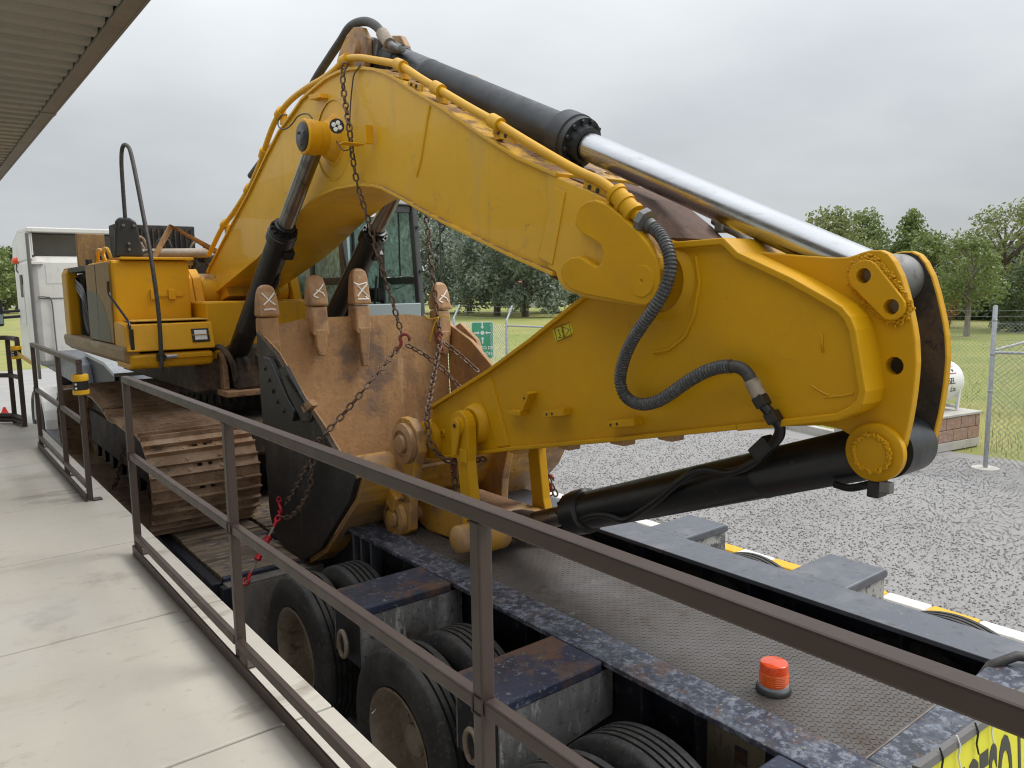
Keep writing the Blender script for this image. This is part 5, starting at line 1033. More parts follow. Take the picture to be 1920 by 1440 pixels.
epart(MB().box(2.05, 4.15, 8.0, 8.35, .95, 1.35), 'cross_frame', 'undercarriage', .02); epart(MB().box(2.05, 4.15, 9.8, 10.15, .95, 1.35), 'cross_frame', 'undercarriage', .02)
sr = epart(MB().lathe((XC, 9.15, 0), (0, 0, 1), [(1.5, 0), (1.5, .72), (1.55, .74), (1.72, .74), (1.74, .70), (1.76, 0)], 64), 'swing_ring', 'undercarriage')
for k in range(56):
    a = k*2*math.pi/56; c = (XC+.745*math.cos(a), 9.15+.745*math.sin(a), 1.63); sub(MB().obox(c, (.035, .03, .10), Matrix.Rotation(a, 3, 'Z')), 'gear_tooth', 'dark engine', sr)
# ---------------------------------------------------------------- upper structure
HX0 = 1.62
epart(MB().prism_z([(2.25, 8.1), (4.2, 8.1), (4.2, 11.4), (4.0, 12.2), (2.5, 12.2), (2.25, 11.4)], 1.78, 2.10), 'turntable_frame', 'undercarriage', .02)
epart(MB().box(2.60, 3.60, 7.85, 8.9, 1.80, 2.25), 'boom_mount', 'undercarriage', .03)
# frame cheeks either side of the boom foot
for x0, x1 in ((2.43, 2.50), (2.505, 2.60), (3.62, 3.72)):
    epart(MB().prism([(fy-.22, 2.1), (fy-.30, fz-.12), (fy-.20, fz+.14), (fy-.05, fz+.24), (fy+.12, fz+.22), (fy+.5, 2.1)], x0, x1), 'boom_bracket', 'yellow paint', .01)
pk = epart(MB().prism([(fy+.1*math.cos(a)*.9, fz+.13*math.sin(a)) for a in [k*math.pi/6 for k in range(12)]], 2.40, 2.43), 'foot_pin_cap', 'yellow paint', .006)
sub(MB().prism([(fy-.06, fz+.12), (fy-.12, fz-.1), (fy-.02, fz-.30), (fy+.05, fz-.22), (fy+.0, fz)], 2.38, 2.40), 'pin_keeper', 'yellow paint', pk, .004)
for dz in (-.06, -.16): sub(MB().cyl((2.372, fy-.05, fz+dz), (2.381, fy-.05, fz+dz), .016, n=6), 'keeper_bolt', 'yellow stick paint', pk)
epart(MB().prism_z([(2.42, 8.15), (3.62, 8.15), (3.62, 10.2), (2.42, 10.2)], 2.10, 2.70), 'boom_well', 'yellow paint', .02)
# tool and fuel box at the right front corner
BX1 = 2.38
bxm = epart(MB().prism_z([(HX0+.012, 8.50), (BX1, 8.50), (BX1, 9.75), (HX0+.012, 9.75)], 2.47, 3.13), 'fuel_box', 'yellow paint', .03)
def hsub(mb, nm, m, bev=0): return sub(mb, nm, m, bxm, bev)
hsub(MB().box(HX0-.004, HX0+.010, 8.53, 9.76, 2.30, 3.11), 'side_panel', 'tan dusty paint', .003)
sw = [(8.62, 2.30), (8.66, 2.42), (8.78, 2.58), (8.95, 2.70), (9.15, 2.78), (9.4, 2.82), (9.755, 2.84), (9.755, 2.305), (8.75, 2.305)]
hsub(MB().prism(sw, HX0-.0065, HX0-.0042), 'grey_swoosh', 'swoosh grey')
hsub(MB().box(HX0-.0075, HX0-.0035, 9.2, 9.206, 2.31, 3.1), 'panel_seam', 'print black')
hsub(MB().box(HX0+.1, BX1+.04, 8.46, 9.70, 3.132, 3.16), 'box_lid', 'yellow paint', .006)
hsub(MB().box(2.15, 2.22, 8.47, 8.499, 2.73, 2.83), 'latch', 'yellow paint', .005); hsub(MB().box(1.98, 2.04, 8.475, 8.499, 2.73, 2.84), 'hinge_block', 'yellow paint', .005)
hsub(MB().box(2.04, 2.30, 8.488, 8.4995, 2.76, 2.80), 'latch_bar', 'yellow paint', .003)
for k, y in enumerate((8.75, 9.05)):
    hsub(MB().tube(smooth_path([(1.70, y, 3.10), (1.69, y+.02, 3.18), (1.68, y+.08, 3.25), (1.68, y+.26, 3.26), (1.69, y+.36, 3.20), (1.70, y+.4, 3.10)], 4), .018, 8), 'grab_handle', 'yellow paint')
# step and lower front
st = epart(MB().prism([(8.49, 2.52), (8.06, 2.50), (7.98, 2.24), (8.49, 2.24)], HX0+.0, 2.44), 'front_step', 'yellow paint', .012)
sub(MB().box(HX0+.08, 2.42, 8.08, 8.46, 2.522, 2.535), 'step_tread', 'bare edge paint', st, .004)
lp_ = basis((2.31, 8.018, 2.37), (1, 0, 0), (0, .08, .26))
def lsub(w, h, dz, nm, m, t_=.01):
    vs = [lp_ @ Vector((x, y, dz+z)) for z in (0, t_) for x, y in ((-w, -h), (w, -h), (w, h), (-w, h))]
    sub(MB().add(vs, [(3, 2, 1, 0), (4, 5, 6, 7), (0, 1, 5, 4), (1, 2, 6, 5), (2, 3, 7, 6), (3, 0, 4, 7)]), nm, m, st, .004)
lsub(.085, .07, -.002, 'lamp_recess', 'print black'); lsub(.06, .05, .004, 'lamp_lens', 'lens', .014)
for yy in (-.03, .005): lsub(.088, .004, .022, 'lamp_bar', 'yellow paint', .006)
for yy in (): pass
fr = epart(MB().prism([(7.99, 2.215), (8.0, 2.08), (8.12, 2.06), (8.6, 2.06), (8.6, 2.215)], HX0+.02, 2.42), 'lower_frame', 'yellow paint', .03)
sub(MB().box(1.95, 2.40, 7.965, 7.99, 2.16, 2.20), 'bumper_strip', 'yellow paint', fr, .005)
epart(MB().box(HX0+.1, 2.26, 8.2, 11.4, 2.10, 2.2), 'side_platform', 'undercarriage', .01)
epart(MB().prism_y([(HX0-.01, 2.29), (HX0-.03, 2.26), (HX0-.02, 2.16), (HX0+.06, 2.09), (HX0+.12, 2.09), (HX0+.12, 2.29)], 8.02, 11.5), 'side_skirt', 'skirt dusty', .015)
# engine bay: open compartment with hoses, rear post, tank, counterweight
eb = epart(MB().box(HX0+.15, 2.35, 9.80, 11.3, 2.2, 3.05), 'engine_bay', 'dark engine', .02)
sub(MB().prism_y([(HX0-.01, 2.28), (HX0-.01, 3.05), (HX0+.03, 3.13), (HX0+.12, 3.13), (HX0+.12, 2.28)], 11.05, 11.40), 'rear_post', 'yellow paint', eb, .02)
sub(MB().lathe((HX0+.10, 10.5, 2.6), (1, 0, 0), [(0, 0), (0, .28), (.04, .30), (.045, .0)], 32), 'cooling_fan_shroud', 'dark engine', eb)
for k in range(3): sub(MB().tube(smooth_path([(HX0+.06, 9.9+.1*k, 2.35), (HX0+.04, 10.0+.1*k, 2.6), (HX0+.05, 10.3, 2.85-.06*k), (HX0+.08, 10.9, 2.98-.05*k)], 5), .025, 8), 'coolant_hose', 'black paint', eb)
sub(MB().box(HX0+.02, 2.38, 9.8, 11.4, 3.06, 3.12), 'bay_roof', 'dark engine', eb, .01)
epart(MB().box(1.75, 2.07, 11.0, 11.06, 3.14, 3.55), 'raised_panel', 'brown panel', .01)
epart(MB().prism_z([(2.45, 10.3), (4.5, 10.3), (4.5, 12.0), (2.45, 12.0)], 2.1, 3.28), 'engine_hood', 'dark engine', .03)
rd = epart(MB().box(2.03, 2.95, 10.2, 10.5, 3.12, 3.62), 'radiator_frame', 'dark engine', .01)
for k in range(14): sub(MB().box(2.06+.064*k, 2.075+.064*k, 10.17, 10.20, 3.14, 3.58), 'radiator_bar', 'undercarriage', rd)
for k in range(6): sub(MB().cyl((2.4+.15*k, 9.9, 3.2+.03*(k % 2)), (2.4+.15*k, 10.15, 3.22), .05, n=12), 'engine_fitting', 'dark engine', rd)
rc = random.Random(11)
for k in range(16):
    x, y = rc.uniform(2.05, 2.85), rc.uniform(9.85, 10.15); h_ = rc.uniform(.04, .2); w_ = rc.uniform(.04, .11)
    if k % 3: sub(MB().box(x, x+w_, y, y+w_, 3.13, 3.14+h_), 'engine_part', ('dark engine', 'rim steel', 'brown panel', 'undercarriage')[k % 4], rd, .008)
    else: sub(MB().tube(smooth_path([(x, y, 3.1), (x+.03, y-.02, 3.2+h_), (x+.16, y-.03, 3.24+h_), (x+.24, y, 3.12)], 4), .016, 8), 'engine_hose', ('hose rubber', 'rim steel')[k % 2], rd)
for k in range(5): sub(MB().cyl((1.75+.11*k, 10.3, 3.13), (1.75+.11*k, 10.3, 3.2+.04*(k % 3)), .035, n=12), 'filler_cap', 'dark engine', rd)
epart(MB().tube([(2.25, 9.95, 3.26), (3.0, 9.9, 3.28)], .06, 12), 'exhaust_pipe', 'rim steel')
epart(MB().add([(2.30, 9.7, 3.20), (2.36, 9.7, 3.20), (2.60, 9.75, 3.58), (2.54, 9.75, 3.60), (2.30, 9.76, 3.20), (2.36, 9.76, 3.20), (2.60, 9.81, 3.58), (2.54, 9.81, 3.60)], [(0, 1, 2, 3), (7, 6, 5, 4), (0, 4, 5, 1), (1, 5, 6, 2), (2, 6, 7, 3), (3, 7, 4, 0)]), 'bent_panel', 'brown panel', .004)
epart(MB().add([(2.54, 9.72, 3.60), (2.60, 9.72, 3.55), (3.0, 9.4, 3.22), (2.98, 9.4, 3.30), (2.54, 9.80, 3.60), (2.60, 9.80, 3.55), (3.0, 9.5, 3.22), (2.98, 9.5, 3.30)], [(0, 1, 2, 3), (7, 6, 5, 4), (0, 4, 5, 1), (1, 5, 6, 2), (2, 6, 7, 3), (3, 7, 4, 0)]), 'bent_panel', 'brown panel', .004)
epart(MB().prism_y([(2.0, 2.0), (2.0, 3.1), (4.3, 3.1), (4.3, 2.0)], 11.6, 12.4), 'counterweight', 'yellow paint', .08)
# mirror bracket with its tall looped rod
mbk = epart(MB().prism_y([(1.70, 3.165), (1.98, 3.165), (1.93, 3.52), (1.87, 3.56), (1.77, 3.56), (1.74, 3.52)], 8.62, 8.70), 'mirror_bracket', 'dark plastic', .02)
for x, z in ((1.80, 3.48), (1.90, 3.48), (1.84, 3.30), (1.84, 3.24)): sub(MB().cyl((x, 8.60, z), (x, 8.621, z), .014, n=8), 'bracket_bolt', 'grey steel', mbk)
epart(MB().tube(smooth_path([(1.83, 8.64, 3.5), (1.83, 8.64, 3.8), (1.83, 8.62, 4.10), (1.842, 8.58, 4.24), (1.865, 8.5, 4.25), (1.885, 8.42, 4.13), (1.90, 8.2, 3.55), (1.905, 8.03, 3.1), (1.915, 7.95, 2.6), (1.905, 7.93, 2.15), (1.90, 7.95, 2.05)], 8), .020, 10), 'looped_rod', 'hose rubber')
epart(MB().box(1.87, 1.94, 7.92, 7.975, 2.14, 2.22), 'rod_clamp', 'black paint', .006); epart(MB().cyl((1.95, 7.93, 2.18), (2.05, 7.94, 2.18), .02, n=10), 'rod_fitting', 'galvanised')
epart(MB().tube(smooth_path([(1.60, 8.50, 2.92), (1.60, 8.50, 2.80), (1.62, 8.40, 2.72), (1.66, 8.12, 2.56), (1.665, 8.03, 2.50), (1.665, 8.0, 2.38)], 5), .013, 8), 'step_handle', 'black paint')
epart(MB().box(1.655, 1.69, 7.985, 8.02, 2.26, 2.46), 'handle_bracket', 'black paint', .005)
# hoses and valves low in front of the boom foot
fh = MB()
for k in range(5): fh.tube(smooth_path([(2.45+.16*k, 8.2, 2.2), (2.48+.15*k, 7.95, 2.24-.03*k), (2.55+.14*k, 7.85, 2.10), (2.6+.12*k, 7.9, 1.9)], 5), .03, 8)
epart(fh, 'boom_foot_hoses', 'undercarriage')
for x0 in (2.50, 2.76, 3.38, 3.64): epart(MB().prism([(by-.16, 1.8), (by-.14, bz), (by, bz+.15), (by+.15, bz), (by+.2, 1.8)], x0, x0+.055), 'cylinder_bracket', 'mud', .01)
epart(MB().box(2.46, 3.9, 7.78, 8.1, 1.74, 1.80), 'front_sill', 'mud', .01)
# ---------------------------------------------------------------- operator cab on the far side
cx0, cx1, cy0, cy1, cz0, cz1 = 3.74, 4.72, 7.60, 9.35, 2.20, 3.86
cabp = link(bpy.data.objects.new('cab', None)); adopt(cabp, ex); cabp['_o'] = (0, 0, 0)
def csub(mb, nm, m, bev=0):
    o = mb.build(nm, m, None, bev); o.parent = cabp; o.matrix_parent_inverse = Matrix.Identity(4); return o
csub(MB().box(cx0, cx1, cy0+.12, cy1, cz0, cz0+.10), 'floor', 'cab paint', .02)
csub(MB().prism([(cy0+.14, cz1-.10), (cy0+.20, cz1-.02), (cy0+.5, cz1), (cy1-.1, cz1), (cy1, cz1-.06), (cy1, cz1-.12), (cy0+.14, cz1-.12)], cx0, cx1), 'roof', 'cab paint', .03)
csub(MB().box(cx0+.1, cx1-.15, cy0+.4, cy1-.3, cz1+.001, cz1+.03), 'roof_hatch', 'cab silver', .01)
for x in (cx0, cx1-.07):
    csub(MB().add([(x, cy0+.0, cz0+.1), (x+.07, cy0+.0, cz0+.1), (x+.07, cy0+.10, cz0+.1), (x, cy0+.10, cz0+.1), (x, cy0+.14, cz1-.11), (x+.07, cy0+.14, cz1-.11), (x+.07, cy0+.24, cz1-.11), (x, cy0+.24, cz1-.11)], [(3, 2, 1, 0), (4, 5, 6, 7), (0, 1, 5, 4), (1, 2, 6, 5), (2, 3, 7, 6), (3, 0, 4, 7)]), 'front_pillar', 'cab paint', .015)
    csub(MB().box(x, x+.07, cy0+.88, cy0+.97, cz0+.1, cz1-.12), 'middle_pillar', 'cab paint', .01)
    csub(MB().box(x, x+.07, cy1-.09, cy1, cz0+.1, cz1-.12), 'rear_pillar', 'cab paint', .01)
    csub(MB().box(x+.01, x+.06, cy0+.05, cy1, cz0+.1, cz0+.36), 'lower_panel', 'cab paint', .01)
    csub(MB().box(x+.012, x+.058, cy0+.08, cy0+.88, cz0+.66, cz0+.74), 'window_rail', 'cab paint', .006)
for a_, b_, z0, z1 in ((cy0+.13, cy0+.50, cz0+.75, cz1-.16), (cy0+.505, cy0+.87, cz0+.75, cz1-.16), (cy0+.12, cy0+.87, cz0+.37, cz0+.66), (cy0+.98, cy1-.10, cz0+.37, cz1-.16)):
    csub(MB().box(cx1-.038, cx1-.033, a_, b_, z0, z1), 'door_glass', 'dusty glass')
csub(MB().box(cx1-.045, cx1-.026, cy0+.49, cy0+.515, cz0+.75, cz1-.14), 'glass_divider', 'cab paint')
csub(MB().box(cx0+.033, cx0+.038, cy0+.10, cy1-.10, cz0+.37, cz1-.16), 'side_glass', 'dusty glass')
csub(MB().box(cx0+.08, cx1-.08, cy1-.04, cy1-.035, cz0+.6, cz1-.16), 'rear_glass', 'dusty glass')
csub(MB().box(cx0+.07, cx1-.07, cy0+.0, cy0+.03, cz0+.28, cz0+.44), 'front_sill', 'cab silver', .01)
csub(MB().box(cx0+.07, cx1-.07, cy0+.03, cy0+.05, cz0+.10, cz0+.28), 'front_lower_glass', 'clear glass')
csub(MB().box(cx0+.08, cx1-.08, cy0+.16, cy0+.20, cz1-.20, cz1-.12), 'header', 'cab paint', .01)
csub(MB().box(4.0, 4.45, 8.55, 9.0, cz0+.40, cz0+.55), 'seat_cushion', 'seat cloth', .05); csub(MB().box(4.0, 4.45, 8.95, 9.10, cz0+.5, cz0+1.15), 'seat_back', 'seat cloth', .06)
for x in (3.92, 4.50): csub(MB().box(x, x+.12, 8.35, 8.9, cz0+.45, cz0+.62), 'console', 'dark plastic', .03); csub(MB().tube([(x+.06, 8.4, cz0+.6), (x+.06, 8.36, cz0+.85)], .02, 8), 'joystick', 'dark plastic')
for x in (4.12, 4.28): csub(MB().tube([(x, 8.1, cz0+.1), (x, 8.0, cz0+.5), (x, 7.95, cz0+.75)], .014, 8), 'travel_lever', 'dark plastic'); csub(MB().box(x-.05, x+.05, 7.95, 8.15, cz0+.12, cz0+.15), 'pedal', 'dark plastic')
csub(MB().tube(smooth_path([(cx1-.06, 8.0, 2.86), (cx1-.08, 8.05, 2.82), (cx1-.08, 8.2, 2.80)], 4), .01, 6), 'door_strap', 'cab silver')
csub(MB().tube(smooth_path([(cx0+.02, 7.62, 2.9), (cx0-.03, 7.6, 3.2), (cx0-.02, 7.7, 3.6)], 5), .014, 8), 'grab_rail', 'dark plastic')
for z in (2.45, 3.0, 3.5): csub(MB().cyl((cx1-.03, cy0+.0+(z-2.3)*.09, z), (cx1-.03, cy0-.02+(z-2.3)*.09, z), .018, n=8), 'pillar_bolt', 'dark plastic')
csub(MB().obox((cx1-.03, cy0+.14, cz1-.08), (.06, .05, .05), Matrix.Identity(3)), 'cab_lamp', 'grey steel', .01)

# ================================================================ chains and binders
def link_mesh(nm, m, L_=.070, W_=.050, r=.0076):
    pts = []; a = L_/2-W_/2; R2 = W_/2-r
    for k in range(7): t_ = -math.pi/2+math.pi*k/6; pts.append((R2*math.sin(t_), a+R2*math.cos(t_)))
    for k in range(7): t_ = math.pi/2+math.pi*k/6; pts.append((R2*math.sin(t_), -a+R2*math.cos(t_)))
    mb = MB(); n = len(pts); ns = 6; vs = []; fs = []
    for i in range(n):
        p = Vector((pts[i][0], pts[i][1], 0)); d = (Vector((*pts[(i+1) % n], 0))-Vector((*pts[i-1], 0))).normalized(); u = Vector((-d.y, d.x, 0))
        for k in range(ns): t_ = 2*math.pi*k/ns; vs.append(p+u*r*math.cos(t_)+Vector((0, 0, r*math.sin(t_))))
    for i in range(n):
        for k in range(ns): fs.append((i*ns+k, i*ns+(k+1) % ns, ((i+1) % n)*ns+(k+1) % ns, ((i+1) % n)*ns+k))
    return mb.add(vs, fs, True).mesh(nm, m)
LINK = link_mesh('chain_link', 'rusty chain')
def chain(label, *paths, pitch=.0530):
    p0 = Vector(paths[0][0]); t = thing('load_chain', label, 'chain', tuple(p0), 'load binding chains')
    for pt in paths:
        rs = resample(smooth_path(pt, 10), pitch)
        for i in range(len(rs)-1):
            m = (rs[i]+rs[i+1])/2; d = rs[i+1]-rs[i]
            o = piece('chain_link', LINK, t, Matrix.Translation(m) @ frame_to(d, (math.pi/2 if i % 2 else 0)+.6+random.uniform(-.25, .25)))
    return t
chain('rusty chain hanging over the near side of the boom down to a red hook', [(2.730,5.411,4.468),(2.715,5.445,4.428),(2.710,5.444,4.331),(2.700,5.409,4.208),(2.680,5.336,4.078),(2.660,5.265,3.939),(2.720,5.350,3.760),(2.760,5.368,3.570),(2.800,5.347,3.405),(2.860,5.341,3.196),(2.920,5.319,2.933),(3.000,5.320,2.685),(3.080,5.312,2.389)])
chain('rusty chain hanging from behind the boom arch to the far bucket corner', [(3.500,5.619,3.494),(3.480,5.548,3.291),(3.460,5.480,3.025),(3.440,5.405,2.761),(3.420,5.336,2.544),(3.400,5.271,2.408)])
chain('rusty chain stretched from the left red hook across the bucket to its near side edge', [(3.060,5.321,2.369),(2.820,5.216,2.195),(2.600,5.152,2.026),(2.420,5.179,1.843),(2.270,5.154,1.739)])
chain('rusty chain hanging in a double strand over the outside of the black bucket side', [(2.270,5.154,1.739),(2.260,5.232,1.665),(2.240,5.347,1.501),(2.230,5.582,1.272),(2.220,5.745,1.133)], [(2.270,5.193,1.717),(2.260,5.256,1.614),(2.240,5.267,1.455),(2.230,5.328,1.303),(2.220,5.492,1.146),(2.210,5.667,1.045),(2.200,5.808,1.023)])
chain('rusty chain running from the left red hook down behind the stick', [(3.100,5.307,2.363),(3.200,5.209,2.285),(3.300,5.098,2.167),(3.400,5.040,2.035),(3.450,4.924,1.931)])
chain('rusty chain running from the far red hook down behind the stick', [(3.420,5.257,2.364),(3.500,5.200,2.284),(3.580,5.129,2.187),(3.640,5.051,2.100)])
chain('rusty chain wrapped round the tip of the stick', [(3.380,5.242,2.376),(3.200,5.040,2.208),(2.950,4.721,2.054),(2.780,4.506,1.942),(2.740,4.440,1.844),(2.735,4.370,1.732),(2.770,4.321,1.661),(2.850,4.286,1.625),(2.950,4.220,1.629),(3.100,4.240,1.618)])
chain('short rusty chain hanging below the stick tip between red hooks', [(2.950,4.444,1.575),(2.950,4.441,1.491),(2.950,4.431,1.396),(2.950,4.449,1.295)])
chain('rusty chain hanging beside the far yellow link above the striped kerb', [(3.750,4.427,1.438),(3.780,4.400,1.349),(3.800,4.355,1.262),(3.820,4.317,1.160)])
chain('rusty chain hanging from the track frame beside the dock', [(1.500,7.872,1.377),(1.500,7.958,1.260),(1.500,8.132,1.099),(1.500,8.277,0.965),(1.500,8.525,0.834)])
def hook(label, pos, d, m='red hook', s=1.0):
    t = thing('chain_hook', label, 'hook', pos, 'red chain hooks'); Bk = Matrix.Translation(pos) @ frame_to(d)
    cv = [(0, .055), (0, .03), (.012, .012), (.03, 0), (.034, -.022), (.02, -.042), (-.002, -.046), (-.02, -.034), (-.024, -.018)]
    MB().tube(smooth_path([Bk @ Vector((0, y*s, x*s)) for x, y in cv], 4), [.011*s]*(4*(len(cv)-1)-3)+[.009*s, .007*s, .005*s, .003*s], 8).build('hook_body', m, t)
    MB().tube([Bk @ Vector((.018*s*math.cos(a*.6), (.068+.018*math.sin(a*.6))*s, 0)) for a in range(11)], .006*s, 6).build('clevis', m, t)
    MB().cyl(Bk @ Vector((-.022*s, .055*s, 0)), Bk @ Vector((.022*s, .055*s, 0)), .007*s, n=8).build('clevis_pin', m, t)
h1, h2, h3, h4 = [(3.060,5.278,2.392),(3.380,5.241,2.393),(2.950,4.438,1.561),(2.200,5.832,1.087)]
hook('faded red hook joining the chains in front of the bucket, left of the other', h1, (-.4, .3, -.6), 'faded red hook', 1.25)
hook('faded red hook at the far bucket corner where two chains meet', h2, (0, 0, -1), 'faded red hook', 1.25)
hook('faded red hook under the stick tip', h3, (0, .1, -1), 'faded red hook')
hook('bright red hook holding the chain against the black bucket side', h4, (0, .05, 1), 'red hook', 1.0)
h5, h6 = [(2.950,4.453,1.208),(3.790,4.368,1.303)]
hook('faded red hook lying on the muddy power link', h5, (.3, -1, 0), 'faded red hook', 1.3)
hook('faded red hook on the chain above the striped kerb', h6, (0, 0, -1), 'faded red hook', 1.2)
# ratchet binder from the bucket hook to the deck
b0, b1 = [Vector(v) for v in [(2.170,5.799,1.013),(1.840,5.633,0.629)]]
bi = thing('ratchet_binder', 'red ratchet chain binder stretched from the bucket side to the deck', 'chain binder', tuple(b1)); d = (b1-b0)
def seg(a, b, r, nm, m, n=14, r1=None): MB().cyl(b0+d*a, b0+d*b, r, r1, n).build(nm, m, bi)
seg(.03, .14, .014, 'eye_shank', 'red hook'); seg(.12, .30, .010, 'screw_rod', 'rim steel'); seg(.30, .33, .030, 'collar', 'red hook'); seg(.33, .64, .025, 'barrel', 'red hook'); seg(.64, .67, .028, 'collar', 'red hook'); seg(.67, .86, .010, 'screw_rod', 'rim steel'); seg(.86, .95, .014, 'eye_shank', 'red hook')
seg(.44, .50, .034, 'ratchet_housing', 'red hook')
for e_ in (0, 1):
    c = b0+d*e_; w = frame_to(d)
    MB().tube([Matrix.Translation(c) @ w @ Vector((.026*math.cos(a*.57), .026*math.sin(a*.57), 0)) for a in range(12)], .009, 8).build('eye', 'red hook', bi)
ysd = thing('yellow_cord', 'frayed yellow cord knotted at the far bucket corner', 'cord', tuple([(3.360,5.203,2.550)][0]))
MB().tube(smooth_path([(3.400,5.516,2.585),(3.360,5.362,2.555),(3.350,5.218,2.567),(3.340,5.260,2.523),(3.330,5.287,2.454),(3.330,5.324,2.375)]), .006, 6).build('cord_strand', 'yellow strap', ysd); MB().tube(smooth_path([(3.350,5.274,2.557),(3.400,5.231,2.582),(3.420,5.169,2.565)]), .005, 6).build('cord_strand', 'yellow strap', ysd)

# ================================================================ tractor unit in front of the trailer
tk2 = thing('tractor_truck', 'white tractor truck cab seen from behind, beyond the excavator', 'truck', (3.1, 18, 0))
def kp_(mb, nm, m, bev=0): return mb.build(nm, m, tk2, bev)
TX0, TX1, TY0 = 1.90, 4.38, 17.0
kp_(MB().box(TX0, TX1, TY0, 19.6, 1.42, 3.52), 'cab_body', 'white truck paint', .12)
kp_(MB().prism([(TY0, 3.46), (19.7, 3.46), (19.4, 3.9), (18.4, 4.06), (TY0+.02, 4.02)], TX0, TX0+.05), 'roof_fairing_side', 'white truck paint', .02)
kp_(MB().prism([(TY0, 3.46), (19.7, 3.46), (19.4, 3.9), (18.4, 4.06), (TY0+.02, 4.02)], TX1-.05, TX1), 'roof_fairing_side', 'white truck paint', .02)
kp_(MB().prism([(TY0-.02, 3.96), (18.4, 4.02), (19.4, 3.86), (19.7, 3.5), (19.74, 3.5), (19.45, 3.92), (18.4, 4.09), (TY0-.02, 4.05)], TX0-.005, TX1+.005), 'roof_fairing_top', 'white truck paint', .04)
kp_(MB().box(TX0+.06, TX1-.06, 17.75, 17.8, 3.5, 3.97), 'fairing_inside', 'fairing dark')
kp_(MB().prism([(TY0+.02, 3.53), (TY0+.02, 3.95), (TY0+.9, 3.95)], TX0+.05, TX0+.08), 'fairing_rib', 'white truck paint', .01)
kp_(MB().box(TX0-.03, TX0+.02, TY0-.06, TY0+.06, 1.2, 3.95), 'side_extender', 'trim grey', .015); kp_(MB().box(TX1-.02, TX1+.03, TY0-.06, TY0+.06, 1.2, 3.95), 'side_extender', 'trim grey', .015)
kp_(MB().box(TX0+.1, TX1-.1, TY0-.012, TY0-.001, 2.72, 2.735), 'panel_seam', 'trim grey')
kp_(MB().tube(smooth_path([(TX0+.08, TY0-.03, 2.76), (TX0+.22, TY0-.03, 2.75), (TX0+.30, TY0-.03, 2.68), (TX0+.31, TY0-.03, 2.2), (TX0+.32, TY0-.03, 1.45)], 4), .012, 6), 'air_line', 'trim grey')
kp_(MB().box(TX0+.25, TX0+.75, TY0-.006, TY0-.001, 3.0, 3.4), 'hatch_panel', 'white truck paint', .003)
kp_(MB().box(TX0+.02, TX0+.22, TY0-.05, TY0-.001, 3.36, 3.42), 'bracket', 'white truck paint', .01)
kp_(MB().lathe((TX0-.02, 18.9, 3.44), (0, 0, 1), [(0, .07), (.02, .08), (.09, .075), (.12, .05), (.13, 0)], 16), 'roof_beacon', 'orange lens')
kp_(MB().tube([(TX0-.02, 18.9, 3.44), (TX0-.03, 18.9, 3.3), (TX0+.06, 18.9, 3.15)], .015, 6), 'beacon_arm', 'trim grey')
kp_(MB().box(1.36, 1.60, 19.2, 19.34, 2.15, 2.72), 'mirror', 'dark plastic', .04); kp_(MB().box(1.375, 1.585, 19.185, 19.2, 2.2, 2.4), 'mirror_glass', 'cab silver')
for z in (2.33, 2.45): kp_(MB().tube([(1.58, 19.28, z), (1.95, 19.3, z+.02)], .03, 8), 'mirror_arm', 'dark plastic')
kp_(MB().box(TX0-.012, TX0-.001, 18.2, 18.9, 2.2, 3.0), 'door_panel', 'white truck paint', .004); kp_(MB().box(TX0-.02, TX0-.008, 18.25, 18.6, 2.75, 3.2), 'door_window', 'dark plastic', .004)
kp_(MB().box(2.6, 3.7, 13.9, 19.5, .75, 1.0), 'chassis', 'dark engine', .02)
kp_(MB().box(TX0+.3, TX1-.3, 16.9, 17.0, 1.05, 1.45), 'chassis_bracket', 'dark engine', .02)
kp_(MB().lathe((3.2, 16.0, 0), (0, 0, 1), [(1.05, .5), (1.18, .5), (1.2, .45), (1.2, 0)], 24), 'fifth_wheel', 'undercarriage')
kp_(MB().tube([(1.78+.012*k, 15.1+.05*k, .55+.5*math.sin(math.pi*k/20)) for k in range(1)]+[(1.78, 15.1+1.3*k/20, .62+.5*math.sin(math.pi*k/20)) for k in range(1, 20)], .06, 8), 'mudguard', 'white truck paint')
kp_(MB().prism([(15.0+.75-.75*math.cos(math.pi*k/12), .50+.66*math.sin(math.pi*k/12)) for k in range(13)]+[(15.75+.62*math.cos(math.pi*k/12), .50+.55*math.sin(math.pi*k/12)) for k in range(13)], 1.70, 2.25), 'fender', 'white truck paint', .02)
for y in (15.75, 17.05):
    for x in (1.9, 4.3):
        kp_(MB().lathe((x, y, .5), (1, 0, 0), tyre_profile(.29, .5), 40), 'tyre', 'tyre rubber'); kp_(MB().lathe((x, y, .5), (1, 0, 0), [(-.1, .3), (-.06, .26), (-.02, .24), (-.02, 0)], 24), 'rim', 'rim steel')
cn = thing('traffic_cone', 'small red cone standing on the yard at the far left', 'cone', (1.55, 20.5, 0))
MB().lathe((1.55, 20.5, 0), (0, 0, 1), [(.03, .13), (.28, .03), (.30, .025), (.30, 0)], 16).build('cone_body', 'red cone', cn); MB().box(1.36, 1.74, 20.31, 20.69, .001, .03).build('base', 'red cone', cn, .01)

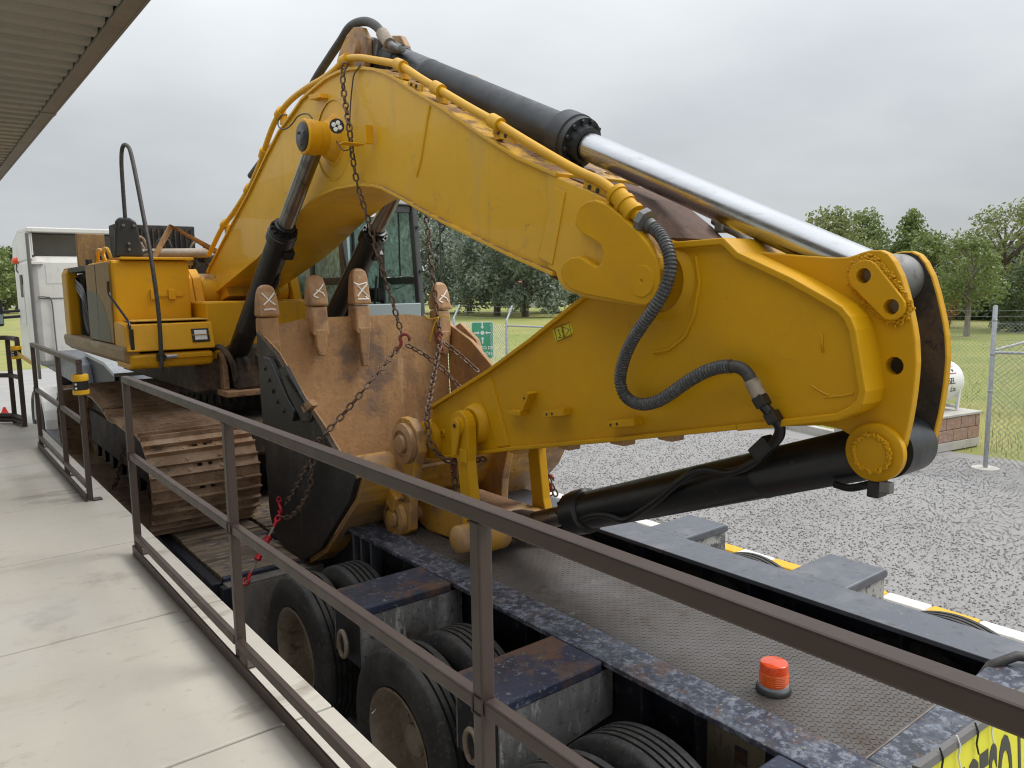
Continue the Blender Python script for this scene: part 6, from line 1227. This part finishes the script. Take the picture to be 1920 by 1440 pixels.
# ================================================================ trees and far things
def leaf_cloud(centres, radii, n, size, flat=.75):
    w = np.array([r[0]*r[1]*r[2] for r in radii])**.6; w /= w.sum(); idx = RNG.choice(len(centres), n, p=w)
    C = np.array(centres)[idx]; Rr = np.array(radii)[idx]
    D = RNG.normal(size=(n, 3)); D /= np.linalg.norm(D, axis=1)[:, None]; rad = RNG.random(n)**.42
    P = C+D*Rr*rad[:, None]
    A = RNG.normal(size=(n, 3)); A /= np.linalg.norm(A, axis=1)[:, None]
    Bv = np.cross(A, RNG.normal(size=(n, 3))); Bv /= np.linalg.norm(Bv, axis=1)[:, None]
    s = size*RNG.uniform(.55, 1.25, n)
    V = np.stack([P-A*s[:, None], P+Bv*(s*.45)[:, None], P+A*s[:, None], P-Bv*(s*.45)[:, None]], 1).reshape(-1, 3)
    return V, np.arange(4*n).reshape(-1, 4)
def tree(name, label, pos, H, cr, leaf, bark='bark', n=5200, ls=.20, base=.28, group=None, shape='round', nclump=26, tr_=None):
    x, y = pos[0], pos[1]; t = thing(name, label, 'tree', (x, y, 0), group); rg = random.Random(label)
    r0 = tr_ or H*.022+.06; lean = (rg.uniform(-.05, .05)*H, rg.uniform(-.05, .05)*H); mb = MB()
    top = Vector((x+lean[0], y+lean[1], H*.86)); tp_ = [Vector((x, y, -.05)), Vector((x, y, .15)), Vector((x+lean[0]*.3, y+lean[1]*.3, H*.3)), Vector((x+lean[0]*.6, y+lean[1]*.6, H*.58)), top]
    mb.tube(smooth_path(tp_, 4), [r0*1.35, r0*1.2, r0*1.05, r0]+[r0*(1-.8*k/12) for k in range(13)], 8)
    cs, rs = [], []
    for k in range(nclump):
        hh = rg.uniform(base, 1.0); f = (hh-base)/(1-base)
        prof = math.sin(math.pi*min(1, .22+.72*f))**.8 if shape == 'round' else (1.05-f)**.8*.9+.1 if shape == 'cone' else .62+.38*math.sin(math.pi*(.15+.7*f))
        a = rg.uniform(0, 6.283); rr_ = cr*prof*math.sqrt(rg.uniform(.05, 1)); c = Vector((x+lean[0]*hh+rr_*math.cos(a), y+lean[1]*hh+rr_*math.sin(a), H*hh*.95))
        rad = cr*rg.uniform(.24, .46)*(1-.3*f); cs.append(tuple(c)); rs.append((rad, rad, rad*rg.uniform(.6, .95)))
        if k % 2 == 0:
            st = Vector((x, y, 0)).lerp(top, max(.18, min(.9, (c.z-.25*cr)/H))); st.z = max(H*.16, c.z-cr*.55); mb.tube(smooth_path([st, st.lerp(c, .5)+Vector((0, 0, .05*H*.3)), c], 3), [r0*.42, r0*.36, r0*.3, r0*.24, r0*.2, r0*.14, r0*.08], 5)
    mb.build('trunk', bark, t)
    V, F = leaf_cloud(cs, rs, n, ls); o = np_mesh('crown', V, F, leaf, t); return t
G1, G2, G3 = 'grey green trees behind the fence', 'trees beyond the lawn on the right', 'far trees on the left'
c = [(47.084,73.311,0.000),(51.057,72.922,0.000),(46.647,61.786,0.000),(46.406,56.997,0.000),(55.924,63.407,0.000),(59.719,63.362,0.000)]
for (p, H, r, lb) in zip(c, (14.5, 13.2, 14, 13.0, 12.0, 12.5), (5.2, 4.6, 5, 4.4, 4.2, 4.6), ('tallest grey green tree, right beside the excavator cab', 'leaning grey green tree behind the first slanted fence post', 'grey green tree with a thick dark trunk left of the far white house', 'grey green tree with pale trunk just left of the far white house', 'grey green tree just right of the far white house', 'grey green tree half hidden behind the boom nose')):
    tree('eucalyptus_tree', lb, p, H, r, 'leaf grey', 'bark', 11000, .24, .13, G1, 'column', 40)
c = [(66.032,99.134,0.000),(70.079,96.470,0.000),(71.907,91.469,0.000),(94.681,112.219,0.000),(79.667,86.881,0.000)]
for k, (p, lb) in enumerate(zip(c, ('dark tree in the back row beside the cab window', 'dark tree in the back row above the green sign', 'dark tree in the back row left of the white house', 'dark tree standing right behind the white house roof', 'dark tree in the back row at the boom nose'))):
    tree('dark_tree', lb, (p[0]*1.15, p[1]*1.15), 17+k % 2*2, 8, 'leaf dark', 'bark', 4200, .5, .08, 'dark trees in the back row', 'column', 30)
# right hand group
c = [(42.353,16.460,0.000),(50.098,17.543,0.000),(50.259,28.754,0.000),(55.880,29.214,0.000),(52.979,24.711,0.000),(50.139,21.576,0.000),(47.370,15.930,0.000)]
spec = ((5.0, 1.7, 'leaf green', 'pale bark', 'small pepper tree with a pale trunk left of the tall fence post', .40, 5000, .10, .16), (7.2, 3.0, 'leaf olive', 'bark', 'open branched tall tree at the right edge behind the fence post', .33, 6200, .12, .2),
        (7.7, 3.6, 'leaf olive', 'bark', 'olive green tree above the chrome rod, leftmost of the right hand trees', .2, 7500, .16, .2), (8.0, 3.0, 'leaf green', 'bark', 'bushy green tree second from the left above the chrome rod', .2, 6500, .16, .2), (7.6, 2.7, 'leaf green', 'bark', 'pointed green tree directly above the arm end plates', .15, 6500, .16, .2),
        (5.6, 2.5, 'leaf green', 'bark', 'lower green tree just right of the arm end plates', .15, 5200, .15, .2), (3.5, 1.9, 'leaf dark', 'bark', 'round dark evergreen bush right of the tall fence post', .04, 5200, .10, .1))
for p, (H, r, lf, bk_, lb, bs, n, ls, tr2) in zip(c, spec):
    tree('broadleaf_tree', lb, p, H, r, lf, bk_, n, ls, bs, G2, 'cone' if 'pointed' in lb else 'round', 44, tr2)
c = [(64.809,29.825,0.000),(62.124,26.181,0.000),(61.464,23.665,0.000),(62.530,21.937,0.000),(63.399,20.529,0.000)]
for k, p in enumerate(c):
    tree('hedge_tree', ('dark background tree straight above the arm end plates', 'dark background tree above the white tank', 'dark background tree behind the pepper tree', 'dark background tree behind the tall fence post', 'dark background tree at the right edge of the picture')[k], p, (6.2, 5.4, 5.0, 4.6, 5.2)[k], 3.4, 'leaf dark', 'bark', 3800, .2, .04, 'dark background trees', 'column', 22)
p = [(45.378,18.550,0.000)][0]; sh_ = thing('rusty_shrub', 'small shrub with rusty orange leaves beside the pepper tree', 'shrub', (p[0], p[1], 0)); V, F = leaf_cloud([(p[0], p[1], 1.1), (p[0]+.2, p[1], 1.7), (p[0]-.1, p[1]+.2, .6)], [(.45, .45, .5), (.35, .35, .4), (.4, .4, .4)], 700, .07); np_mesh('leaves', V, F, 'leaf rust', sh_); MB().tube([(p[0], p[1], 0), (p[0], p[1], .6), (p[0]+.1, p[1], 1.4)], [.05, .04, .02], 6).build('stem', 'bark', sh_)
c = [(6.803,131.900,0.000),(10.083,142.937,0.000),(12.096,139.150,0.000),(14.510,149.754,0.000)]
for k, p in enumerate(c): tree('far_tree', ('far left tree, farthest from the truck', 'far left bushy tree behind the mirror', 'far left green tree above the mirror', 'far left darker tree touching the truck cab')[k], p, (11, 10, 8.5, 12)[k], (5, 4.5, 4, 4)[k], ('leaf green', 'leaf green', 'leaf green', 'leaf dark')[k], 'bark', 4200, .3, .1, G3, 'column', 26)
# white house with a red roof among the trees
p = [(71.557,84.587,0.000)][0]; hx, hy = p[0], p[1]; hs = thing('far_house', 'small white house with a red tiled roof behind the trees', 'house', (hx, hy, 0)); dX = Vector((.786, -.618, 0)); dY = Vector((.618, .786, 0))
RH = Matrix((dX, dY, Vector((0, 0, 1)))).transposed()
MB().obox(Vector((hx, hy, 1.1)), (4.2, 3, 2.2), RH).build('wall', 'wall white', hs)
o_ = Vector((hx-2.2, hy+1.0, 2.2)); vs = [o_+dX*a+dY*b+Vector((0, 0, z)) for a, b, z in ((-2.6, -2.2, 0), (4.6, -2.2, 0), (4.6, 2.2, 0), (-2.6, 2.2, 0), (-.6, 0, 1.5), (2.8, 0, 1.5))]
MB().add(vs, [(3, 2, 1, 0), (0, 1, 5, 4), (1, 2, 5), (2, 3, 4, 5), (3, 0, 4)]).build('roof', 'roof tile', hs)
for a in (-1.4, 1.0): MB().obox(Vector((hx, hy, 1.2))+dX*a-dY*1.52, (.6, .1, .7), RH).build('window', 'dark plastic', hs)
p = [(63.485,20.390,0.000)][0]; wh = thing('far_shed', 'pale metal shed behind the trees at the right edge', 'shed', (p[0], p[1], 0))
RH2 = Matrix((Vector((.5, -.87, 0)), Vector((.87, .5, 0)), Vector((0, 0, 1)))).transposed()
MB().obox(Vector((p[0]+4, p[1]+1, 2.6)), (9, 6, 5.2), RH2).build('wall', 'far metal', wh); MB().obox(Vector((p[0]+4, p[1]+1, 5.3)), (9.5, 6.6, .2), RH2).build('roof', 'galvanised', wh)
for k in range(9): MB().obox(Vector((p[0]+4, p[1]+1, 2.6))+RH2 @ Vector((-4+k, -3.02, 0)), (.06, .04, 5.1), RH2).build('wall_rib', 'galvanised', wh)
p = [(45.373,69.912,0.000)][0]; lp2 = thing('lamp_post', 'thin dark lamp post rising among the grey green trees', 'lamp post', (p[0]*.5, p[1]*.5, 0)); q = (p[0]*.5, p[1]*.5)
MB().tube([(q[0], q[1], 0), (q[0], q[1], 6.4)], .05, 8).build('pole', 'dark plastic', lp2); MB().bar((q[0]-.05, q[1], 6.4), (q[0]+.5, q[1]-.4, 6.45), .12, .06).build('lamp_head', 'dark plastic', lp2, .01)
p = [(14.212,156.132,0.000)][0]; vn = thing('far_van', 'white van parked on the far grass at the left', 'van', (p[0], p[1], 0))
RV = Matrix.Rotation(.5, 3, 'Z'); MB().obox(Vector((p[0], p[1], 1.3)), (5.2, 2, 1.6), RV).build('body', 'tank white', vn, .2); MB().obox(Vector((p[0], p[1], 1.7)), (5.22, 1.7, .5), RV).build('window_band', 'dark plastic', vn, .05)
for a, b in ((-1.6, -1), (1.6, -1), (-1.6, 1), (1.6, 1)):
    cc_ = Vector((p[0], p[1], .38))+RV @ Vector((a, b*.9, 0)); ax = RV @ Vector((0, 1, 0)); MB().lathe(cc_, ax, [(-.12, 0), (-.12, .34), (-.08, .38), (.08, .38), (.12, .34), (.12, 0)], 20).build('wheel', 'tyre rubber', vn)
# grass tufts along the fence and across the near lawn
n = 150000; P = np.stack([RNG.uniform(9.5, 40, n), RNG.uniform(-6, 40, n)], 1)
P = P[(P[:, 0] > np.interp(P[:, 1], [-12, -3, 4.2, 8.2, 9.6, 13, 30, 40], [15.2, 13.95, 13.6, 13.6, 12.1, 10.95, 10.45, 10.4])+.05) & (RNG.random(n) < np.clip(13/np.hypot(P[:, 0], P[:, 1]), .1, 1)**1.5)]; n = len(P)
a = RNG.uniform(0, 6.28, n); hgt = RNG.uniform(.03, .09, n)*np.where(P[:, 0] < 15.5, 1.7, 1); dx, dy = np.cos(a)*.005, np.sin(a)*.005; ln = RNG.normal(0, .022, (n, 2))
V = np.stack([np.stack([P[:, 0]-dx, P[:, 1]-dy, np.full(n, -.02)], 1), np.stack([P[:, 0]+dx, P[:, 1]+dy, np.full(n, -.02)], 1), np.stack([P[:, 0]+ln[:, 0], P[:, 1]+ln[:, 1], hgt], 1)], 1).reshape(-1, 3)
tag(np_mesh('grass', V, np.arange(3*n).reshape(-1, 3), 'grass blades'), 'short mown grass of the lawn beyond the fence', 'grass', kind='stuff')
for o in bpy.data.objects:
    if '_o' in o: del o['_o']
